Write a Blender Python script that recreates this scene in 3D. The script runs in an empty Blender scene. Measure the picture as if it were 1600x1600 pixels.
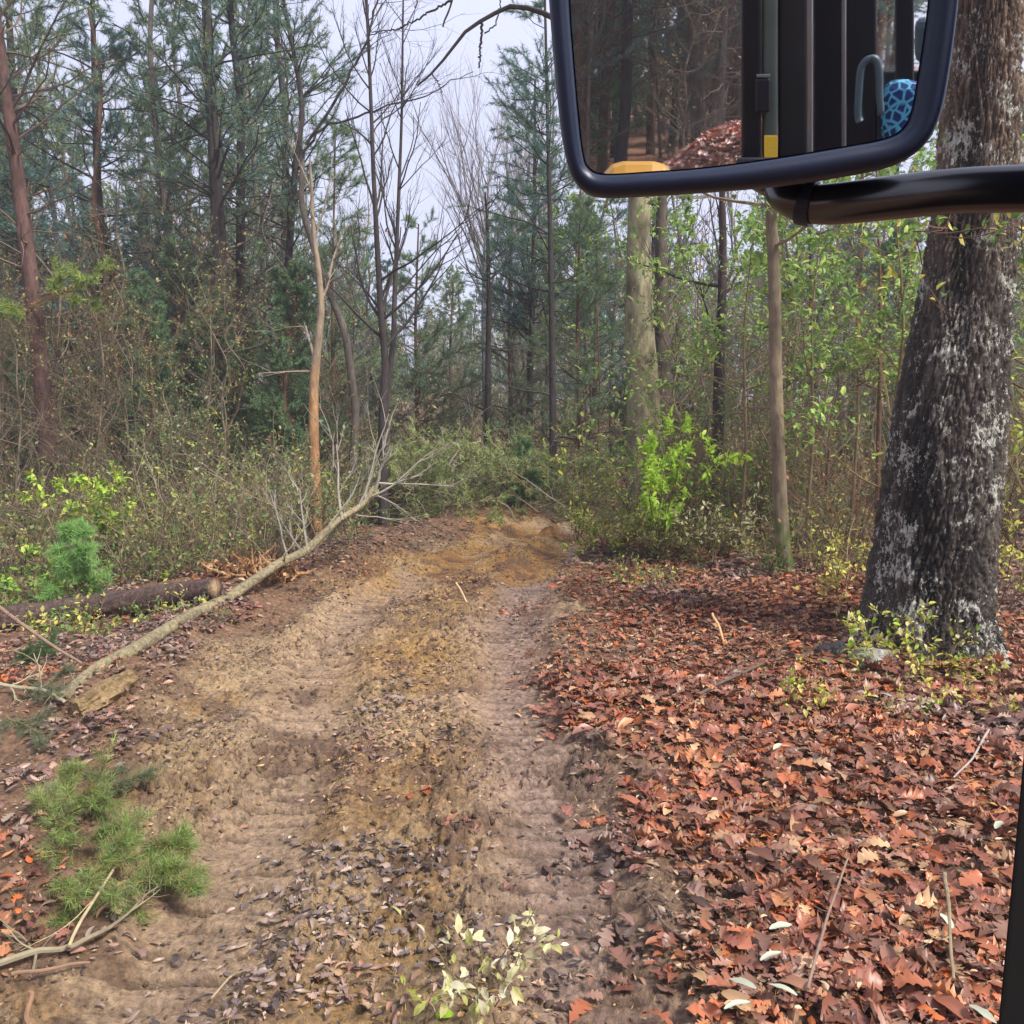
import bpy, math, random
import numpy as np
from mathutils import Vector

# ------------------------------------------------------------------ camera, sky, light
S = bpy.context.scene
COL = S.collection
CAM_Z = 2.0
PITCH = math.radians(8.13)
F = 1400.0                      # focal length in photo pixels (photo is 1600 wide)
cam = bpy.data.cameras.new("camera")
cam.lens = 36.0 * F / 1600.0
cam.sensor_width = 36.0
cam.clip_start = 0.05
cam.clip_end = 1500
camo = bpy.data.objects.new("camera", cam)
COL.objects.link(camo)
camo.location = (0, 0, CAM_Z)
camo.rotation_euler = (math.pi / 2 - PITCH, 0, 0)
S.camera = camo

SUN_EL, SUN_AZ = 50.0, 52.0      # azimuth measured from behind the camera towards the right
world = bpy.data.worlds.new("World")
S.world = world
world.use_nodes = True
wn = world.node_tree
bg = wn.nodes["Background"]
sky = wn.nodes.new("ShaderNodeTexSky")
sky.sky_type = 'NISHITA'
sky.sun_disc = False
sky.sun_elevation = math.radians(SUN_EL)
sky.sun_rotation = math.radians(180 - SUN_AZ)
sky.air_density = 1.0
sky.dust_density = 3.0
sky.ozone_density = 1.5
# overcast: the clear-sky colours are mostly washed out by an even cloud deck
cl = wn.nodes.new("ShaderNodeTexNoise")
cl.inputs["Scale"].default_value = 1.6
cl.inputs["Detail"].default_value = 4
rmp = wn.nodes.new("ShaderNodeMapRange")
rmp.inputs["From Min"].default_value = 0.3
rmp.inputs["From Max"].default_value = 0.7
rmp.inputs["To Min"].default_value = 0.88
rmp.inputs["To Max"].default_value = 1.08
tc = wn.nodes.new("ShaderNodeTexCoord")
wn.links.new(tc.outputs["Generated"], cl.inputs["Vector"])
wn.links.new(cl.outputs["Fac"], rmp.inputs["Value"])
cloud = wn.nodes.new("ShaderNodeVectorMath")
cloud.operation = 'SCALE'
cloud.inputs[0].default_value = (4.9, 5.1, 6.6)
wn.links.new(rmp.outputs["Result"], cloud.inputs["Scale"])
mix = wn.nodes.new("ShaderNodeMix")
mix.data_type = 'RGBA'
mix.inputs["Factor"].default_value = 0.86
wn.links.new(sky.outputs["Color"], mix.inputs["A"])
wn.links.new(cloud.outputs[0], mix.inputs["B"])
wn.links.new(mix.outputs["Result"], bg.inputs["Color"])
bg.inputs["Strength"].default_value = 0.102

sl = bpy.data.lights.new("sun", 'SUN')
sl.energy = 3.6
sl.angle = math.radians(13)
sl.color = (1.0, 0.95, 0.88)
so = bpy.data.objects.new("sun", sl)
COL.objects.link(so)
el, az = math.radians(SUN_EL), math.radians(SUN_AZ)
sd = Vector((math.sin(az) * math.cos(el), -math.cos(az) * math.cos(el), math.sin(el)))
so.rotation_euler = sd.to_track_quat('Z', 'Y').to_euler()
so.location = (0, -10, 30)

S.view_settings.view_transform = 'Standard'
S.view_settings.look = 'None'
S.view_settings.gamma = 1
S.view_settings.exposure = 0.82
S.render.engine = 'CYCLES'
S.cycles.max_bounces = 6
S.cycles.diffuse_bounces = 3
S.cycles.glossy_bounces = 3
S.cycles.transmission_bounces = 4
S.cycles.transparent_max_bounces = 6
S.cycles.volume_bounces = 1
S.cycles.use_denoising = True

# ------------------------------------------------------------------ picture <-> place
FWD = np.array([0, math.cos(PITCH), -math.sin(PITCH)])
UP = np.array([0, math.sin(PITCH), math.cos(PITCH)])
RIGHT = np.array([1.0, 0, 0])
CAMP = np.array([0, 0, CAM_Z])


def ray(px, py):
    return RIGHT * (px - 800) / F + UP * (800 - py) / F + FWD


def P(px, py, y):
    d = ray(px, py)
    return CAMP + d * (y / d[1])


def G(px, py, z=0.0):
    d = ray(px, py)
    return CAMP + d * ((z - CAM_Z) / d[2])


def X(px, y):
    return (px - 800) / F * y * 0.99


# ------------------------------------------------------------------ noise
def _h(ix, iy, seed):
    h = (ix.astype(np.int64) * 374761393 + iy.astype(np.int64) * 668265263 + seed * 974711) & 0xffffffff
    h = ((h ^ (h >> 13)) * 1274126177) & 0xffffffff
    h = h ^ (h >> 16)
    return (h & 0xffff) / 65535.0


def vn(x, y, seed=0):
    x = np.asarray(x, float); y = np.asarray(y, float)
    ix = np.floor(x); iy = np.floor(y)
    fx = x - ix; fy = y - iy
    fx = fx * fx * fx * (fx * (fx * 6 - 15) + 10); fy = fy * fy * fy * (fy * (fy * 6 - 15) + 10)
    a = _h(ix, iy, seed); b = _h(ix + 1, iy, seed)
    c = _h(ix, iy + 1, seed); d = _h(ix + 1, iy + 1, seed)
    return (a * (1 - fx) + b * fx) * (1 - fy) + (c * (1 - fx) + d * fx) * fy


def fbm(x, y, seed=0, octs=4, gain=0.5):
    s = 0; a = 1; t = 0
    ca, sa = 0.8, 0.6
    for o in range(octs):
        s = s + a * vn(x, y, seed + o * 17)
        t += a
        a *= gain
        x, y = (ca * x - sa * y) * 2.03 + 3.1, (sa * x + ca * y) * 2.03 + 7.7
    return s / t


def sstep(a, b, x):
    t = np.clip((x - a) / (b - a), 0, 1)
    return t * t * (3 - 2 * t)


def lin(r, g, b):
    """8 bit sRGB -> linear"""
    return np.array([((c / 255) / 12.92 if c / 255 < 0.04045 else ((c / 255 + 0.055) / 1.055) ** 2.4) for c in (r, g, b)])


# ------------------------------------------------------------------ mesh building
class MB:
    def __init__(self):
        self.v = []; self.c = []; self.t = []; self.q = []; self.n = 0

    def add(self, v, f, col):
        v = np.asarray(v, float)
        f = np.asarray(f, np.int64) + self.n
        self.v.append(v)
        col = np.asarray(col, float)
        if col.ndim == 1:
            col = np.tile(col, (len(v), 1))
        self.c.append(col)
        (self.t if f.shape[1] == 3 else self.q).append(f)
        self.n += len(v)

    def tube(self, pts, rad, col, k=5, cap=True):
        pts = np.asarray(pts, float); m = len(pts)
        rad = np.broadcast_to(np.asarray(rad, float), (m,))
        t = np.gradient(pts, axis=0)
        t /= np.linalg.norm(t, axis=1)[:, None] + 1e-9
        ref = np.array([0.13, 0.21, 1.0]) if abs(t[:, 2]).mean() < 0.8 else np.array([1.0, 0.17, 0.1])
        a = np.cross(t, ref); a /= np.linalg.norm(a, axis=1)[:, None] + 1e-9
        b = np.cross(t, a)
        an = np.arange(k) * 2 * np.pi / k
        V = pts[:, None] + rad[:, None, None] * (np.cos(an)[None, :, None] * a[:, None] + np.sin(an)[None, :, None] * b[:, None])
        i = np.arange(m - 1)[:, None] * k; j = np.arange(k)[None]
        j2 = (j + 1) % k
        q = np.stack([i + j, i + j2, i + k + j2, i + k + j], -1).reshape(-1, 4)
        base = self.n
        self.add(V.reshape(-1, 3), q, col)
        if cap and k >= 4:
            for e in (0, m - 1):
                c = pts[e]
                self.v.append(c[None]); 
                cc = np.asarray(col, float)
                self.c.append((cc if cc.ndim == 1 else cc[0])[None])
                self.t.append(np.stack([base + e * k + np.arange(k), base + e * k + (np.arange(k) + 1) % k, np.full(k, self.n)], -1))
                self.n += 1

    def inst(self, tv, tf, pos, ax, nm, size, col):
        """copies of a small template: ax = length direction, nm = face normal, size (N,) or (N,3), col (N,3)"""
        pos = np.asarray(pos, float); N = len(pos)
        if N == 0: return
        ax = ax / (np.linalg.norm(ax, axis=1)[:, None] + 1e-9)
        sd_ = np.cross(nm, ax); sd_ /= np.linalg.norm(sd_, axis=1)[:, None] + 1e-9
        nn = np.cross(ax, sd_)
        size = np.asarray(size, float)
        if size.ndim == 1: size = np.stack([size] * 3, -1)
        tv = np.asarray(tv, float)
        if tv.ndim == 2:
            tv = np.broadcast_to(tv[None], (N,) + tv.shape)
        L = tv * size[:, None, :]
        V = pos[:, None] + L[..., 0:1] * ax[:, None] + L[..., 1:2] * sd_[:, None] + L[..., 2:3] * nn[:, None]
        k = tv.shape[1]
        f = (np.asarray(tf)[None] + np.arange(N)[:, None, None] * k).reshape(-1, len(tf[0]))
        self.add(V.reshape(-1, 3), f, np.repeat(np.asarray(col, float), k, axis=0))

    def build(self, name, mat, parent=None, smooth=False, loc=(0, 0, 0)):
        me = bpy.data.meshes.new(name)
        v = np.concatenate(self.v); c = np.concatenate(self.c)
        nt = sum(len(x) for x in self.t); nq = sum(len(x) for x in self.q)
        li = []
        if nt: li.append(np.concatenate(self.t).ravel())
        if nq: li.append(np.concatenate(self.q).ravel())
        li = np.concatenate(li)
        tot = np.concatenate([np.full(nt, 3), np.full(nq, 4)])
        st = np.concatenate([[0], np.cumsum(tot)[:-1]])
        me.vertices.add(len(v)); me.vertices.foreach_set("co", v.ravel())
        me.loops.add(len(li)); me.loops.foreach_set("vertex_index", li.astype(np.int32))
        me.polygons.add(len(tot)); me.polygons.foreach_set("loop_start", st.astype(np.int32))
        try:
            me.polygons.foreach_set("loop_total", tot.astype(np.int32))
        except Exception:
            pass
        me.polygons.foreach_set("use_smooth", np.full(len(tot), bool(smooth)))
        at = me.color_attributes.new("Col", 'FLOAT_COLOR', 'POINT')
        at.data.foreach_set("color", np.concatenate([c, np.ones((len(c), 1))], 1).ravel().astype(np.float32))
        me.update(calc_edges=True)
        me.validate()
        me.materials.append(mat)
        o = bpy.data.objects.new(name, me)
        COL.objects.link(o)
        o.location = loc
        if parent: o.parent = parent
        return o


def tag(o, label=None, cat=None, group=None, kind=None):
    if label: o["label"] = label
    if cat: o["category"] = cat
    if group: o["group"] = group
    if kind: o["kind"] = kind
    return o


def empty(name, loc, label, cat, group=None, rz=0.0):
    o = bpy.data.objects.new(name, None)
    o.empty_display_size = 0.2
    COL.objects.link(o)
    o.location = loc
    o.rotation_euler = (0, 0, rz)
    return tag(o, label, cat, group)


def copy_tree(o, parent=None):
    c = o.copy(); COL.objects.link(c); c.parent = parent
    for ch in [x for x in bpy.data.objects if x.parent == o]:
        copy_tree(ch, c)
    return c


# ------------------------------------------------------------------ materials
def newmat(name):
    m = bpy.data.materials.new(name); m.use_nodes = True
    return m, m.node_tree.nodes, m.node_tree.links, m.node_tree.nodes["Principled BSDF"]


def attr_mat(name, rough=0.8, scale=20.0, var=(0.7, 1.3), bump=0.0, bscale=60.0, bdist=0.01, stretch=(1, 1, 1), spec=0.3):
    m, N, L, b = newmat(name)
    a = N.new("ShaderNodeAttribute"); a.attribute_name = "Col"
    tcn = N.new("ShaderNodeTexCoord")
    mp = N.new("ShaderNodeMapping"); mp.inputs["Scale"].default_value = stretch
    L.new(tcn.outputs["Object"], mp.inputs["Vector"])
    n = N.new("ShaderNodeTexNoise"); n.inputs["Scale"].default_value = scale; n.inputs["Detail"].default_value = 6
    n.inputs["Roughness"].default_value = 0.65
    L.new(mp.outputs[0], n.inputs["Vector"])
    r = N.new("ShaderNodeMapRange")
    r.inputs["From Min"].default_value = 0.3; r.inputs["From Max"].default_value = 0.7
    r.inputs["To Min"].default_value = var[0]; r.inputs["To Max"].default_value = var[1]
    L.new(n.outputs["Fac"], r.inputs["Value"])
    v = N.new("ShaderNodeVectorMath"); v.operation = 'SCALE'
    L.new(a.outputs["Color"], v.inputs[0]); L.new(r.outputs[0], v.inputs["Scale"])
    L.new(v.outputs[0], b.inputs["Base Color"])
    b.inputs["Roughness"].default_value = rough
    b.inputs["Specular IOR Level"].default_value = spec
    if bump > 0:
        n2 = N.new("ShaderNodeTexNoise"); n2.inputs["Scale"].default_value = bscale; n2.inputs["Detail"].default_value = 8
        n2.inputs["Roughness"].default_value = 0.7
        L.new(mp.outputs[0], n2.inputs["Vector"])
        bp = N.new("ShaderNodeBump"); bp.inputs["Strength"].default_value = bump; bp.inputs["Distance"].default_value = bdist
        L.new(n2.outputs["Fac"], bp.inputs["Height"]); L.new(bp.outputs[0], b.inputs["Normal"])
    return m


def leaf_mat(name, rough=0.55, trans=0.3, spec=0.35):
    m, N, L, b = newmat(name)
    a = N.new("ShaderNodeAttribute"); a.attribute_name = "Col"
    L.new(a.outputs["Color"], b.inputs["Base Color"])
    b.inputs["Roughness"].default_value = rough
    b.inputs["Specular IOR Level"].default_value = spec
    if trans > 0:
        t = N.new("ShaderNodeBsdfTranslucent")
        L.new(a.outputs["Color"], t.inputs["Color"])
        mx = N.new("ShaderNodeMixShader"); mx.inputs[0].default_value = trans
        out = N["Material Output"]
        L.new(b.outputs[0], mx.inputs[1]); L.new(t.outputs[0], mx.inputs[2]); L.new(mx.outputs[0], out.inputs[0])
    return m


def plain_mat(name, col, rough=0.5, metal=0.0, spec=0.5, nscale=200, nvar=0.15, bump=0.05):
    m, N, L, b = newmat(name)
    n = N.new("ShaderNodeTexNoise"); n.inputs["Scale"].default_value = nscale; n.inputs["Detail"].default_value = 5
    tcn = N.new("ShaderNodeTexCoord"); L.new(tcn.outputs["Object"], n.inputs["Vector"])
    mx = N.new("ShaderNodeMix"); mx.data_type = 'RGBA'
    mx.inputs["A"].default_value = tuple(np.array(col) * (1 - nvar)) + (1,)
    mx.inputs["B"].default_value = tuple(np.array(col) * (1 + nvar)) + (1,)
    L.new(n.outputs["Fac"], mx.inputs["Factor"]); L.new(mx.outputs["Result"], b.inputs["Base Color"])
    b.inputs["Roughness"].default_value = rough; b.inputs["Metallic"].default_value = metal
    b.inputs["Specular IOR Level"].default_value = spec
    if bump:
        bp = N.new("ShaderNodeBump"); bp.inputs["Strength"].default_value = bump; bp.inputs["Distance"].default_value = 0.001
        L.new(n.outputs["Fac"], bp.inputs["Height"]); L.new(bp.outputs[0], b.inputs["Normal"])
    return m


M_MUD = attr_mat("wet_mud", 0.66, 38, (0.45, 1.45), 1.0, 60, 0.03, spec=0.35)
M_FLOOR = attr_mat("forest_soil", 0.9, 30, (0.4, 1.6), 1.0, 50, 0.03)
M_BARK = attr_mat("bark", 0.9, 22, (0.6, 1.45), 0.7, 45, 0.012, (1, 1, 0.3), spec=0.2)
M_TWIG = attr_mat("twig_bark", 0.85, 30, (0.75, 1.25), spec=0.2)
M_LEAF = leaf_mat("green_leaf", 0.5, 0.35)
M_NEEDLE = leaf_mat("needles", 0.6, 0.2, 0.25)
M_LITTER = leaf_mat("fallen_leaf", 0.42, 0.12, 0.5)


def oak_bark():
    m, N, L, b = newmat("oak_bark")
    tcn = N.new("ShaderNodeTexCoord")
    a = N.new("ShaderNodeAttribute"); a.attribute_name = "Col"
    mp = N.new("ShaderNodeMapping"); mp.inputs["Scale"].default_value = (1, 1, 0.4)
    L.new(tcn.outputs["Object"], mp.inputs["Vector"])
    n = N.new("ShaderNodeTexNoise"); n.inputs["Scale"].default_value = 26; n.inputs["Detail"].default_value = 9; n.inputs["Roughness"].default_value = 0.72
    L.new(mp.outputs[0], n.inputs["Vector"])
    r = N.new("ShaderNodeMapRange"); r.inputs["From Min"].default_value = 0.3; r.inputs["From Max"].default_value = 0.7
    r.inputs["To Min"].default_value = 0.5; r.inputs["To Max"].default_value = 1.6
    L.new(n.outputs["Fac"], r.inputs["Value"])
    v = N.new("ShaderNodeVectorMath"); v.operation = 'SCALE'
    L.new(a.outputs["Color"], v.inputs[0]); L.new(r.outputs[0], v.inputs["Scale"])
    # lichen flecks
    n2 = N.new("ShaderNodeTexNoise"); n2.inputs["Scale"].default_value = 36; n2.inputs["Detail"].default_value = 7; n2.inputs["Roughness"].default_value = 0.75
    mp2 = N.new("ShaderNodeMapping"); mp2.inputs["Scale"].default_value = (1, 1, 0.5); mp2.inputs["Location"].default_value = (3, 5, 2)
    L.new(tcn.outputs["Object"], mp2.inputs["Vector"]); L.new(mp2.outputs[0], n2.inputs["Vector"])
    n3 = N.new("ShaderNodeTexNoise"); n3.inputs["Scale"].default_value = 4.5; n3.inputs["Detail"].default_value = 4
    L.new(tcn.outputs["Object"], n3.inputs["Vector"])
    ad = N.new("ShaderNodeMath"); ad.operation = 'MULTIPLY_ADD'; ad.inputs[1].default_value = 0.6; L.new(n3.outputs["Fac"], ad.inputs[0]); L.new(n2.outputs["Fac"], ad.inputs[2])
    r2 = N.new("ShaderNodeMapRange"); r2.inputs["From Min"].default_value = 0.872; r2.inputs["From Max"].default_value = 0.91
    L.new(ad.outputs[0], r2.inputs["Value"])
    mx = N.new("ShaderNodeMix"); mx.data_type = 'RGBA'
    L.new(r2.outputs[0], mx.inputs["Factor"]); L.new(v.outputs[0], mx.inputs["A"]); mx.inputs["B"].default_value = (0.44, 0.44, 0.38, 1)
    L.new(mx.outputs["Result"], b.inputs["Base Color"])
    b.inputs["Roughness"].default_value = 0.88; b.inputs["Specular IOR Level"].default_value = 0.2
    bp = N.new("ShaderNodeBump"); bp.inputs["Strength"].default_value = 0.9; bp.inputs["Distance"].default_value = 0.02
    L.new(n.outputs["Fac"], bp.inputs["Height"]); L.new(bp.outputs[0], b.inputs["Normal"])
    return m


M_OAK = oak_bark()

# ------------------------------------------------------------------ terrain
_L = [(150, 1750), (230, 1600), (330, 1430), (430, 1240), (480, 1100), (520, 1000), (590, 930), (700, 880), (790, 840), (860, 815)]
_R = [(1010, 1750), (960, 1600), (905, 1400), (855, 1240), (815, 1100), (800, 1000), (815, 925), (850, 875), (890, 840), (930, 815)]
GL = np.array([G(*p)[:2] for p in _L]); GR = np.array([G(*p)[:2] for p in _R])


def _turn(y): return 0.05 * np.minimum(y - 1.2, 0) ** 2
def xL(y): return np.where(y > GL[-1, 1], GL[-1, 0] + (y - GL[-1, 1]) * 0.9, np.interp(y, GL[:, 1], GL[:, 0])) + _turn(y)
def xR(y): return np.where(y > GR[-1, 1], GR[-1, 0] + (y - GR[-1, 1]) * 0.9, np.interp(y, GR[:, 1], GR[:, 0])) + _turn(y)


def track_w(x, y):
    """signed: >0 inside the track"""
    wob = (fbm(x * 1.4, y * 1.4, 5, 4) - 0.5) * 0.9
    far = sstep(7, 11, y)
    l = x - (xL(y) - 0.62 - 0.30 * far - 0.35 * sstep(3.2, 4.2, y) * sstep(7.5, 6.2, y)) + wob
    r = (xR(y) + 0.36 + 0.15 * far) - x + wob
    e = 14.2 - y + wob
    return np.minimum(np.minimum(l, r), e)


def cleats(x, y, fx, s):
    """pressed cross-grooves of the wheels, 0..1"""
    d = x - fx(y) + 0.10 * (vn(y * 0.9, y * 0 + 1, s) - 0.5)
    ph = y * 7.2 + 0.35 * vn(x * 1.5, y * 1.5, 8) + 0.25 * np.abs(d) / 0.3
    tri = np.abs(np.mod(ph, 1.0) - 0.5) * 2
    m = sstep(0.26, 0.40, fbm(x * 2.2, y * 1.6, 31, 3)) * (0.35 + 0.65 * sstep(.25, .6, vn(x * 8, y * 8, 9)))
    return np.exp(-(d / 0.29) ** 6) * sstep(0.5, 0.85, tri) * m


def H(x, y):
    x = np.asarray(x, float); y = np.asarray(y, float)
    h = 0.16 * (fbm(x * 0.35, y * 0.35, 11, 3) - 0.5) + 0.10 * (fbm(x * 1.6, y * 1.6, 12, 3) - 0.5)
    h = h * sstep(0.5, 6, np.abs(x) + np.abs(y) * 0.3)
    tw = track_w(x, y)
    inside = sstep(-0.25, 0.2, tw)
    for fx, s in ((xL, 3), (xR, 4)):
        d = x - fx(y) + 0.10 * (vn(y * 0.9, y * 0 + 1, s) - 0.5)
        rut = np.exp(-(d / 0.27) ** 4)
        berm = np.exp(-((np.abs(d) - 0.36) / 0.09) ** 2)
        h = h + inside * (-0.075 * rut + 0.035 * berm * (0.1 + 1.0 * fbm(x * 5, y * 5, 21, 3)))
        h = h + inside * (0.008 * rut - 0.042 * cleats(x, y, fx, s))
    # clods and smears
    c = fbm(x * 9, y * 9, 41, 4, 0.6)
    rough_ = 0.45 + 0.9 * sstep(0.4, 0.62, fbm(x * 1.3, y * 1.3, 46, 3))
    smooth = np.minimum(np.exp(-((x - xL(y)) / 0.3) ** 4) + np.exp(-((x - xR(y)) / 0.34) ** 4), 1) * sstep(0.36, 0.5, fbm(x * 2.0, y * 1.3, 31, 2))
    rough_ = rough_ * (1 - 0.8 * smooth)
    h = h + inside * rough_ * (0.10 * (np.abs(c - 0.5) * 2) ** 1.1 * 0.8 + 0.066 * (fbm(x * 19, y * 19, 43, 4, 0.68) - 0.5) - 0.022 * sstep(0.56, 0.66, fbm(x * 11, y * 15, 47, 3)))
    h = h + (1 - inside) * (0.09 * (fbm(x * 6, y * 6, 44, 5, .6) - 0.5) + 0.02)
    # left bank: pushed-up spoil along the track, then a shallow drop
    dl = (xL(y) - 1.0) - x
    h = h + 0.16 * np.exp(-((dl - 0.25) / 0.35) ** 2) * sstep(4, 6, y) - 0.30 * sstep(0.5, 3.5, dl) * sstep(3, 6, y)
    # right side rises a little
    dr = x - (xR(y) + 0.5)
    h = h + 0.10 * sstep(0.2, 2.5, dr)
    h = h + 0.3 * sstep(-4, -13, y) + 1.25 * np.exp(-((x - 0.2) / 1.3) ** 2 - ((y + 10) / 1.8) ** 2)
    return h


def GH(px, py, lift=0.0):
    z = 0.0
    for _ in range(12):
        p = G(px, py, z); z = 0.5 * z + 0.5 * (float(H(p[:1], p[1:2])[0]) + lift)
    return G(px, py, z)


def Hs(x, y): return float(H(np.array([x]), np.array([y]))[0])


def soil_colour(x, y, tw):
    mauve = lin(162, 136, 120); tan = lin(176, 148, 110); ochre = lin(184, 142, 84); dark = lin(92, 72, 60); org = lin(176, 122, 68)
    n1 = fbm(x * 0.9, y * 0.9, 51, 4)[:, None]; n2 = fbm(x * 2.6, y * 2.6, 52, 4)[:, None]; n3 = fbm(x * 8, y * 8, 53, 4)[:, None]
    dL = np.abs(x - xL(y))[:, None]; dR = np.abs(x - xR(y))[:, None]
    rutR = np.exp(-(dR / 0.42) ** 2); rutL = np.exp(-(dL / 0.38) ** 2)
    c = tan * (1 - 0.0 * n1)
    mid = ((x > xL(y) + 0.2) & (x < xR(y) - 0.25))[:, None]
    c = c + (ochre * 0.8 - c) * np.where(mid, sstep(0.50, 0.66, n2) * 0.75, sstep(0.56, 0.7, n2) * 0.6)
    c = c + (mauve - c) * np.clip(rutR * 0.95 + rutL * 0.5, 0, 1)
    far = sstep(8.0, 9.6, y)[:, None] * sstep(14.5, 13, y)[:, None]
    c = c + (ochre * 0.95 - c) * far * sstep(0.35, 0.55, n1 * 0.5 + n2 * 0.5)
    c = c + (org - c) * far * sstep(0.5, 0.65, n2) * 0.7
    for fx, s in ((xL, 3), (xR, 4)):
        c = c * (1 - 0.62 * cleats(x, y, fx, s))[:, None]  # shade of the cross-grooves painted into the soil colour
    # one bright clay patch between the ruts
    g = G(640, 1030); pt = np.exp(-(((x - g[0]) / 0.45) ** 2 + ((y - g[1]) / 0.65) ** 2))[:, None]
    c = c + (ochre * 0.9 - c) * pt * 0.8
    c = c + (dark - c) * sstep(0.50, 0.66, n2 * 0.45 + n3 * 0.55) * 0.75
    c = c * (0.6 + 0.8 * n3)
    humus = np.where((y < 0)[:, None], lin(134, 92, 68)[None], lin(124, 96, 74)[None]) * (0.6 + 0.8 * n3)
    w = sstep(-0.12, 0.25, tw + 0.35 * (n3[:, 0] - 0.5))[:, None]
    return humus * (1 - w) + c * w


def build_ground():
    ys = [1.7]
    while ys[-1] < 17: ys.append(ys[-1] * 1.0037)
    while ys[-1] < 135: ys.append(ys[-1] * 1.045)
    back = [1.7]
    st = 0.03
    while back[-1] > -100:
        back.append(back[-1] - st); st *= 1.06
    ys = np.array(back[:0:-1] + ys)
    u = np.linspace(-1, 1, 900)
    out = [1.0]; st = 0.003
    while out[-1] < 10.5:
        st *= 1.12; out.append(out[-1] + st)
    out = np.array(out[1:])
    u = np.concatenate([-out[::-1], u, out])
    w = 0.66 * np.clip(ys, 2.6, 17) + 0.5
    Xg = w[:, None] * u[None]; Yg = np.repeat(ys[:, None], len(u), 1)
    x = Xg.ravel(); y = Yg.ravel()
    z = H(x, y)
    tw = track_w(x, y)
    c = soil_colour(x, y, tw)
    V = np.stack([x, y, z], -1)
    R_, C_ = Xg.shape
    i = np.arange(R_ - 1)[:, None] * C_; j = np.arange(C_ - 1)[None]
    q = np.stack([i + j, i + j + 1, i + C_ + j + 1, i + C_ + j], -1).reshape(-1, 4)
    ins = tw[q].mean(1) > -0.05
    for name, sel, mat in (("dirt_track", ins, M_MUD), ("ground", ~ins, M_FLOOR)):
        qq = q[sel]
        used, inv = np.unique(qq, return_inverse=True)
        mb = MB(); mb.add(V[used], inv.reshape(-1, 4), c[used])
        tag(mb.build(name, mat, smooth=True), kind='structure')


build_ground()

# ------------------------------------------------------------------ leaf shapes
def oak_leaf(curl=0.25, bend=0.15, s=0):
    rng = np.random.default_rng(s)
    tt = np.array([0.0, 0.08, 0.17, 0.23, 0.31, 0.38, 0.46, 0.53, 0.60, 0.68, 0.74, 0.80, 0.87, 0.94, 1.0])
    ww = np.array([0.01, 0.04, 0.16, 0.17, 0.09, 0.25, 0.27, 0.12, 0.31, 0.29, 0.14, 0.23, 0.18, 0.09, 0.0])
    v = []; 
    for t in tt: v.append((t, 0, bend * (t - t * t) * 2 + rng.normal(0, 0.01)))
    for sg in (1, -1):
        for t, w_ in zip(tt, ww):
            w2 = w_ * rng.uniform(0.8, 1.15)
            t2 = min(t + (0.05 if w_ > 0.15 else 0), 1.0)
            v.append((t2, sg * w2, bend * (t2 - t2 * t2) * 2 + curl * w2 * rng.uniform(0.4, 1.3) * 1.2))
    n = len(tt); f = []
    for k in range(n - 1):
        f.append((k, k + 1, n + k + 1, n + k)); f.append((k + 1, k, 2 * n + k, 2 * n + k + 1))
    v = np.array(v); v[:, 0] -= 0.5
    return v, np.array(f)


def oval_leaf(wid=0.22, curl=0.2, bend=0.2):
    v = [(0, 0, 0), (0.5, 0, bend * 0.5), (1, 0, 0)]
    v += [(0.3, wid, curl * wid + bend * .4), (0.7, wid * 0.8, curl * wid + bend * .4), (0.3, -wid, curl * wid + bend * .4), (0.7, -wid * 0.8, curl * wid + bend * .4)]
    f = [(0, 1, 4, 3), (1, 2, 4, 4), (0, 5, 6, 1), (1, 6, 2, 2)]
    f = [(0, 1, 3), (1, 4, 3), (1, 2, 4), (0, 5, 1), (1, 5, 6), (1, 6, 2)]
    return np.array(v, float), np.array(f)


QUADLEAF = (np.array([(0, 0, 0), (0.5, 0.26, 0.06), (1, 0, 0), (0.5, -0.26, 0.06)], float), np.array([(0, 1, 2), (0, 2, 3)]))
def crisp_leaf(wid=.2, curl=.8, bend=.5, twist=.3, s=0, n=6):
    """dry curled leaf, smooth enough to shade softly"""
    rng = np.random.default_rng(s); v = []; f = []
    for i in range(n + 1):
        t = i / n; w = wid * math.sin(math.pi * min(t * .92 + .05, 1)) ** .8 * rng.uniform(.85, 1.1)
        zc = bend * 2 * (t - t * t); tw = twist * (t - .5)
        for u in (-1, -.5, 0, .5, 1):
            y = u * w; v.append((t - .5, y, zc + curl * abs(u) ** 1.6 * w + tw * y + rng.normal(0, .008)))
    for i in range(n):
        for k in range(4):
            f.append((i * 5 + k, i * 5 + k + 1, i * 5 + k + 6, i * 5 + k + 5))
    return np.array(v), np.array(f)


NEEDLE = (np.array([(0, 1, 0), (0, -1, 0), (1, 0, 0)], float), np.array([(0, 1, 2)]))


def rdir(rng, n):
    v = rng.normal(size=(n, 3)); return v / np.linalg.norm(v, axis=1)[:, None]


def pick(rng, cols, n, var=0.2, p=None):
    cols = np.array(cols)
    c = cols[rng.choice(len(cols), n, p=p)]
    return c * rng.uniform(1 - var, 1 + var, (n, 1))


# ------------------------------------------------------------------ plants
BR_GREY = lin(128, 118, 108); BR_BROWN = lin(104, 80, 64); BR_DARK = lin(62, 56, 54); BR_PALE = lin(168, 156, 138)
BR_RED = lin(92, 70, 64); BR_ORANGE = lin(158, 120, 84)


def polyline(rng, p0, d, length, n=6, wob=0.15, up=0.0):
    pts = [np.array(p0, float)]; d = np.array(d, float); d /= np.linalg.norm(d)
    s = length / n
    for _ in range(n):
        d = d + rng.normal(0, wob, 3) + np.array([0, 0, up]); d /= np.linalg.norm(d)
        pts.append(pts[-1] + d * s)
    return np.array(pts)


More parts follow.
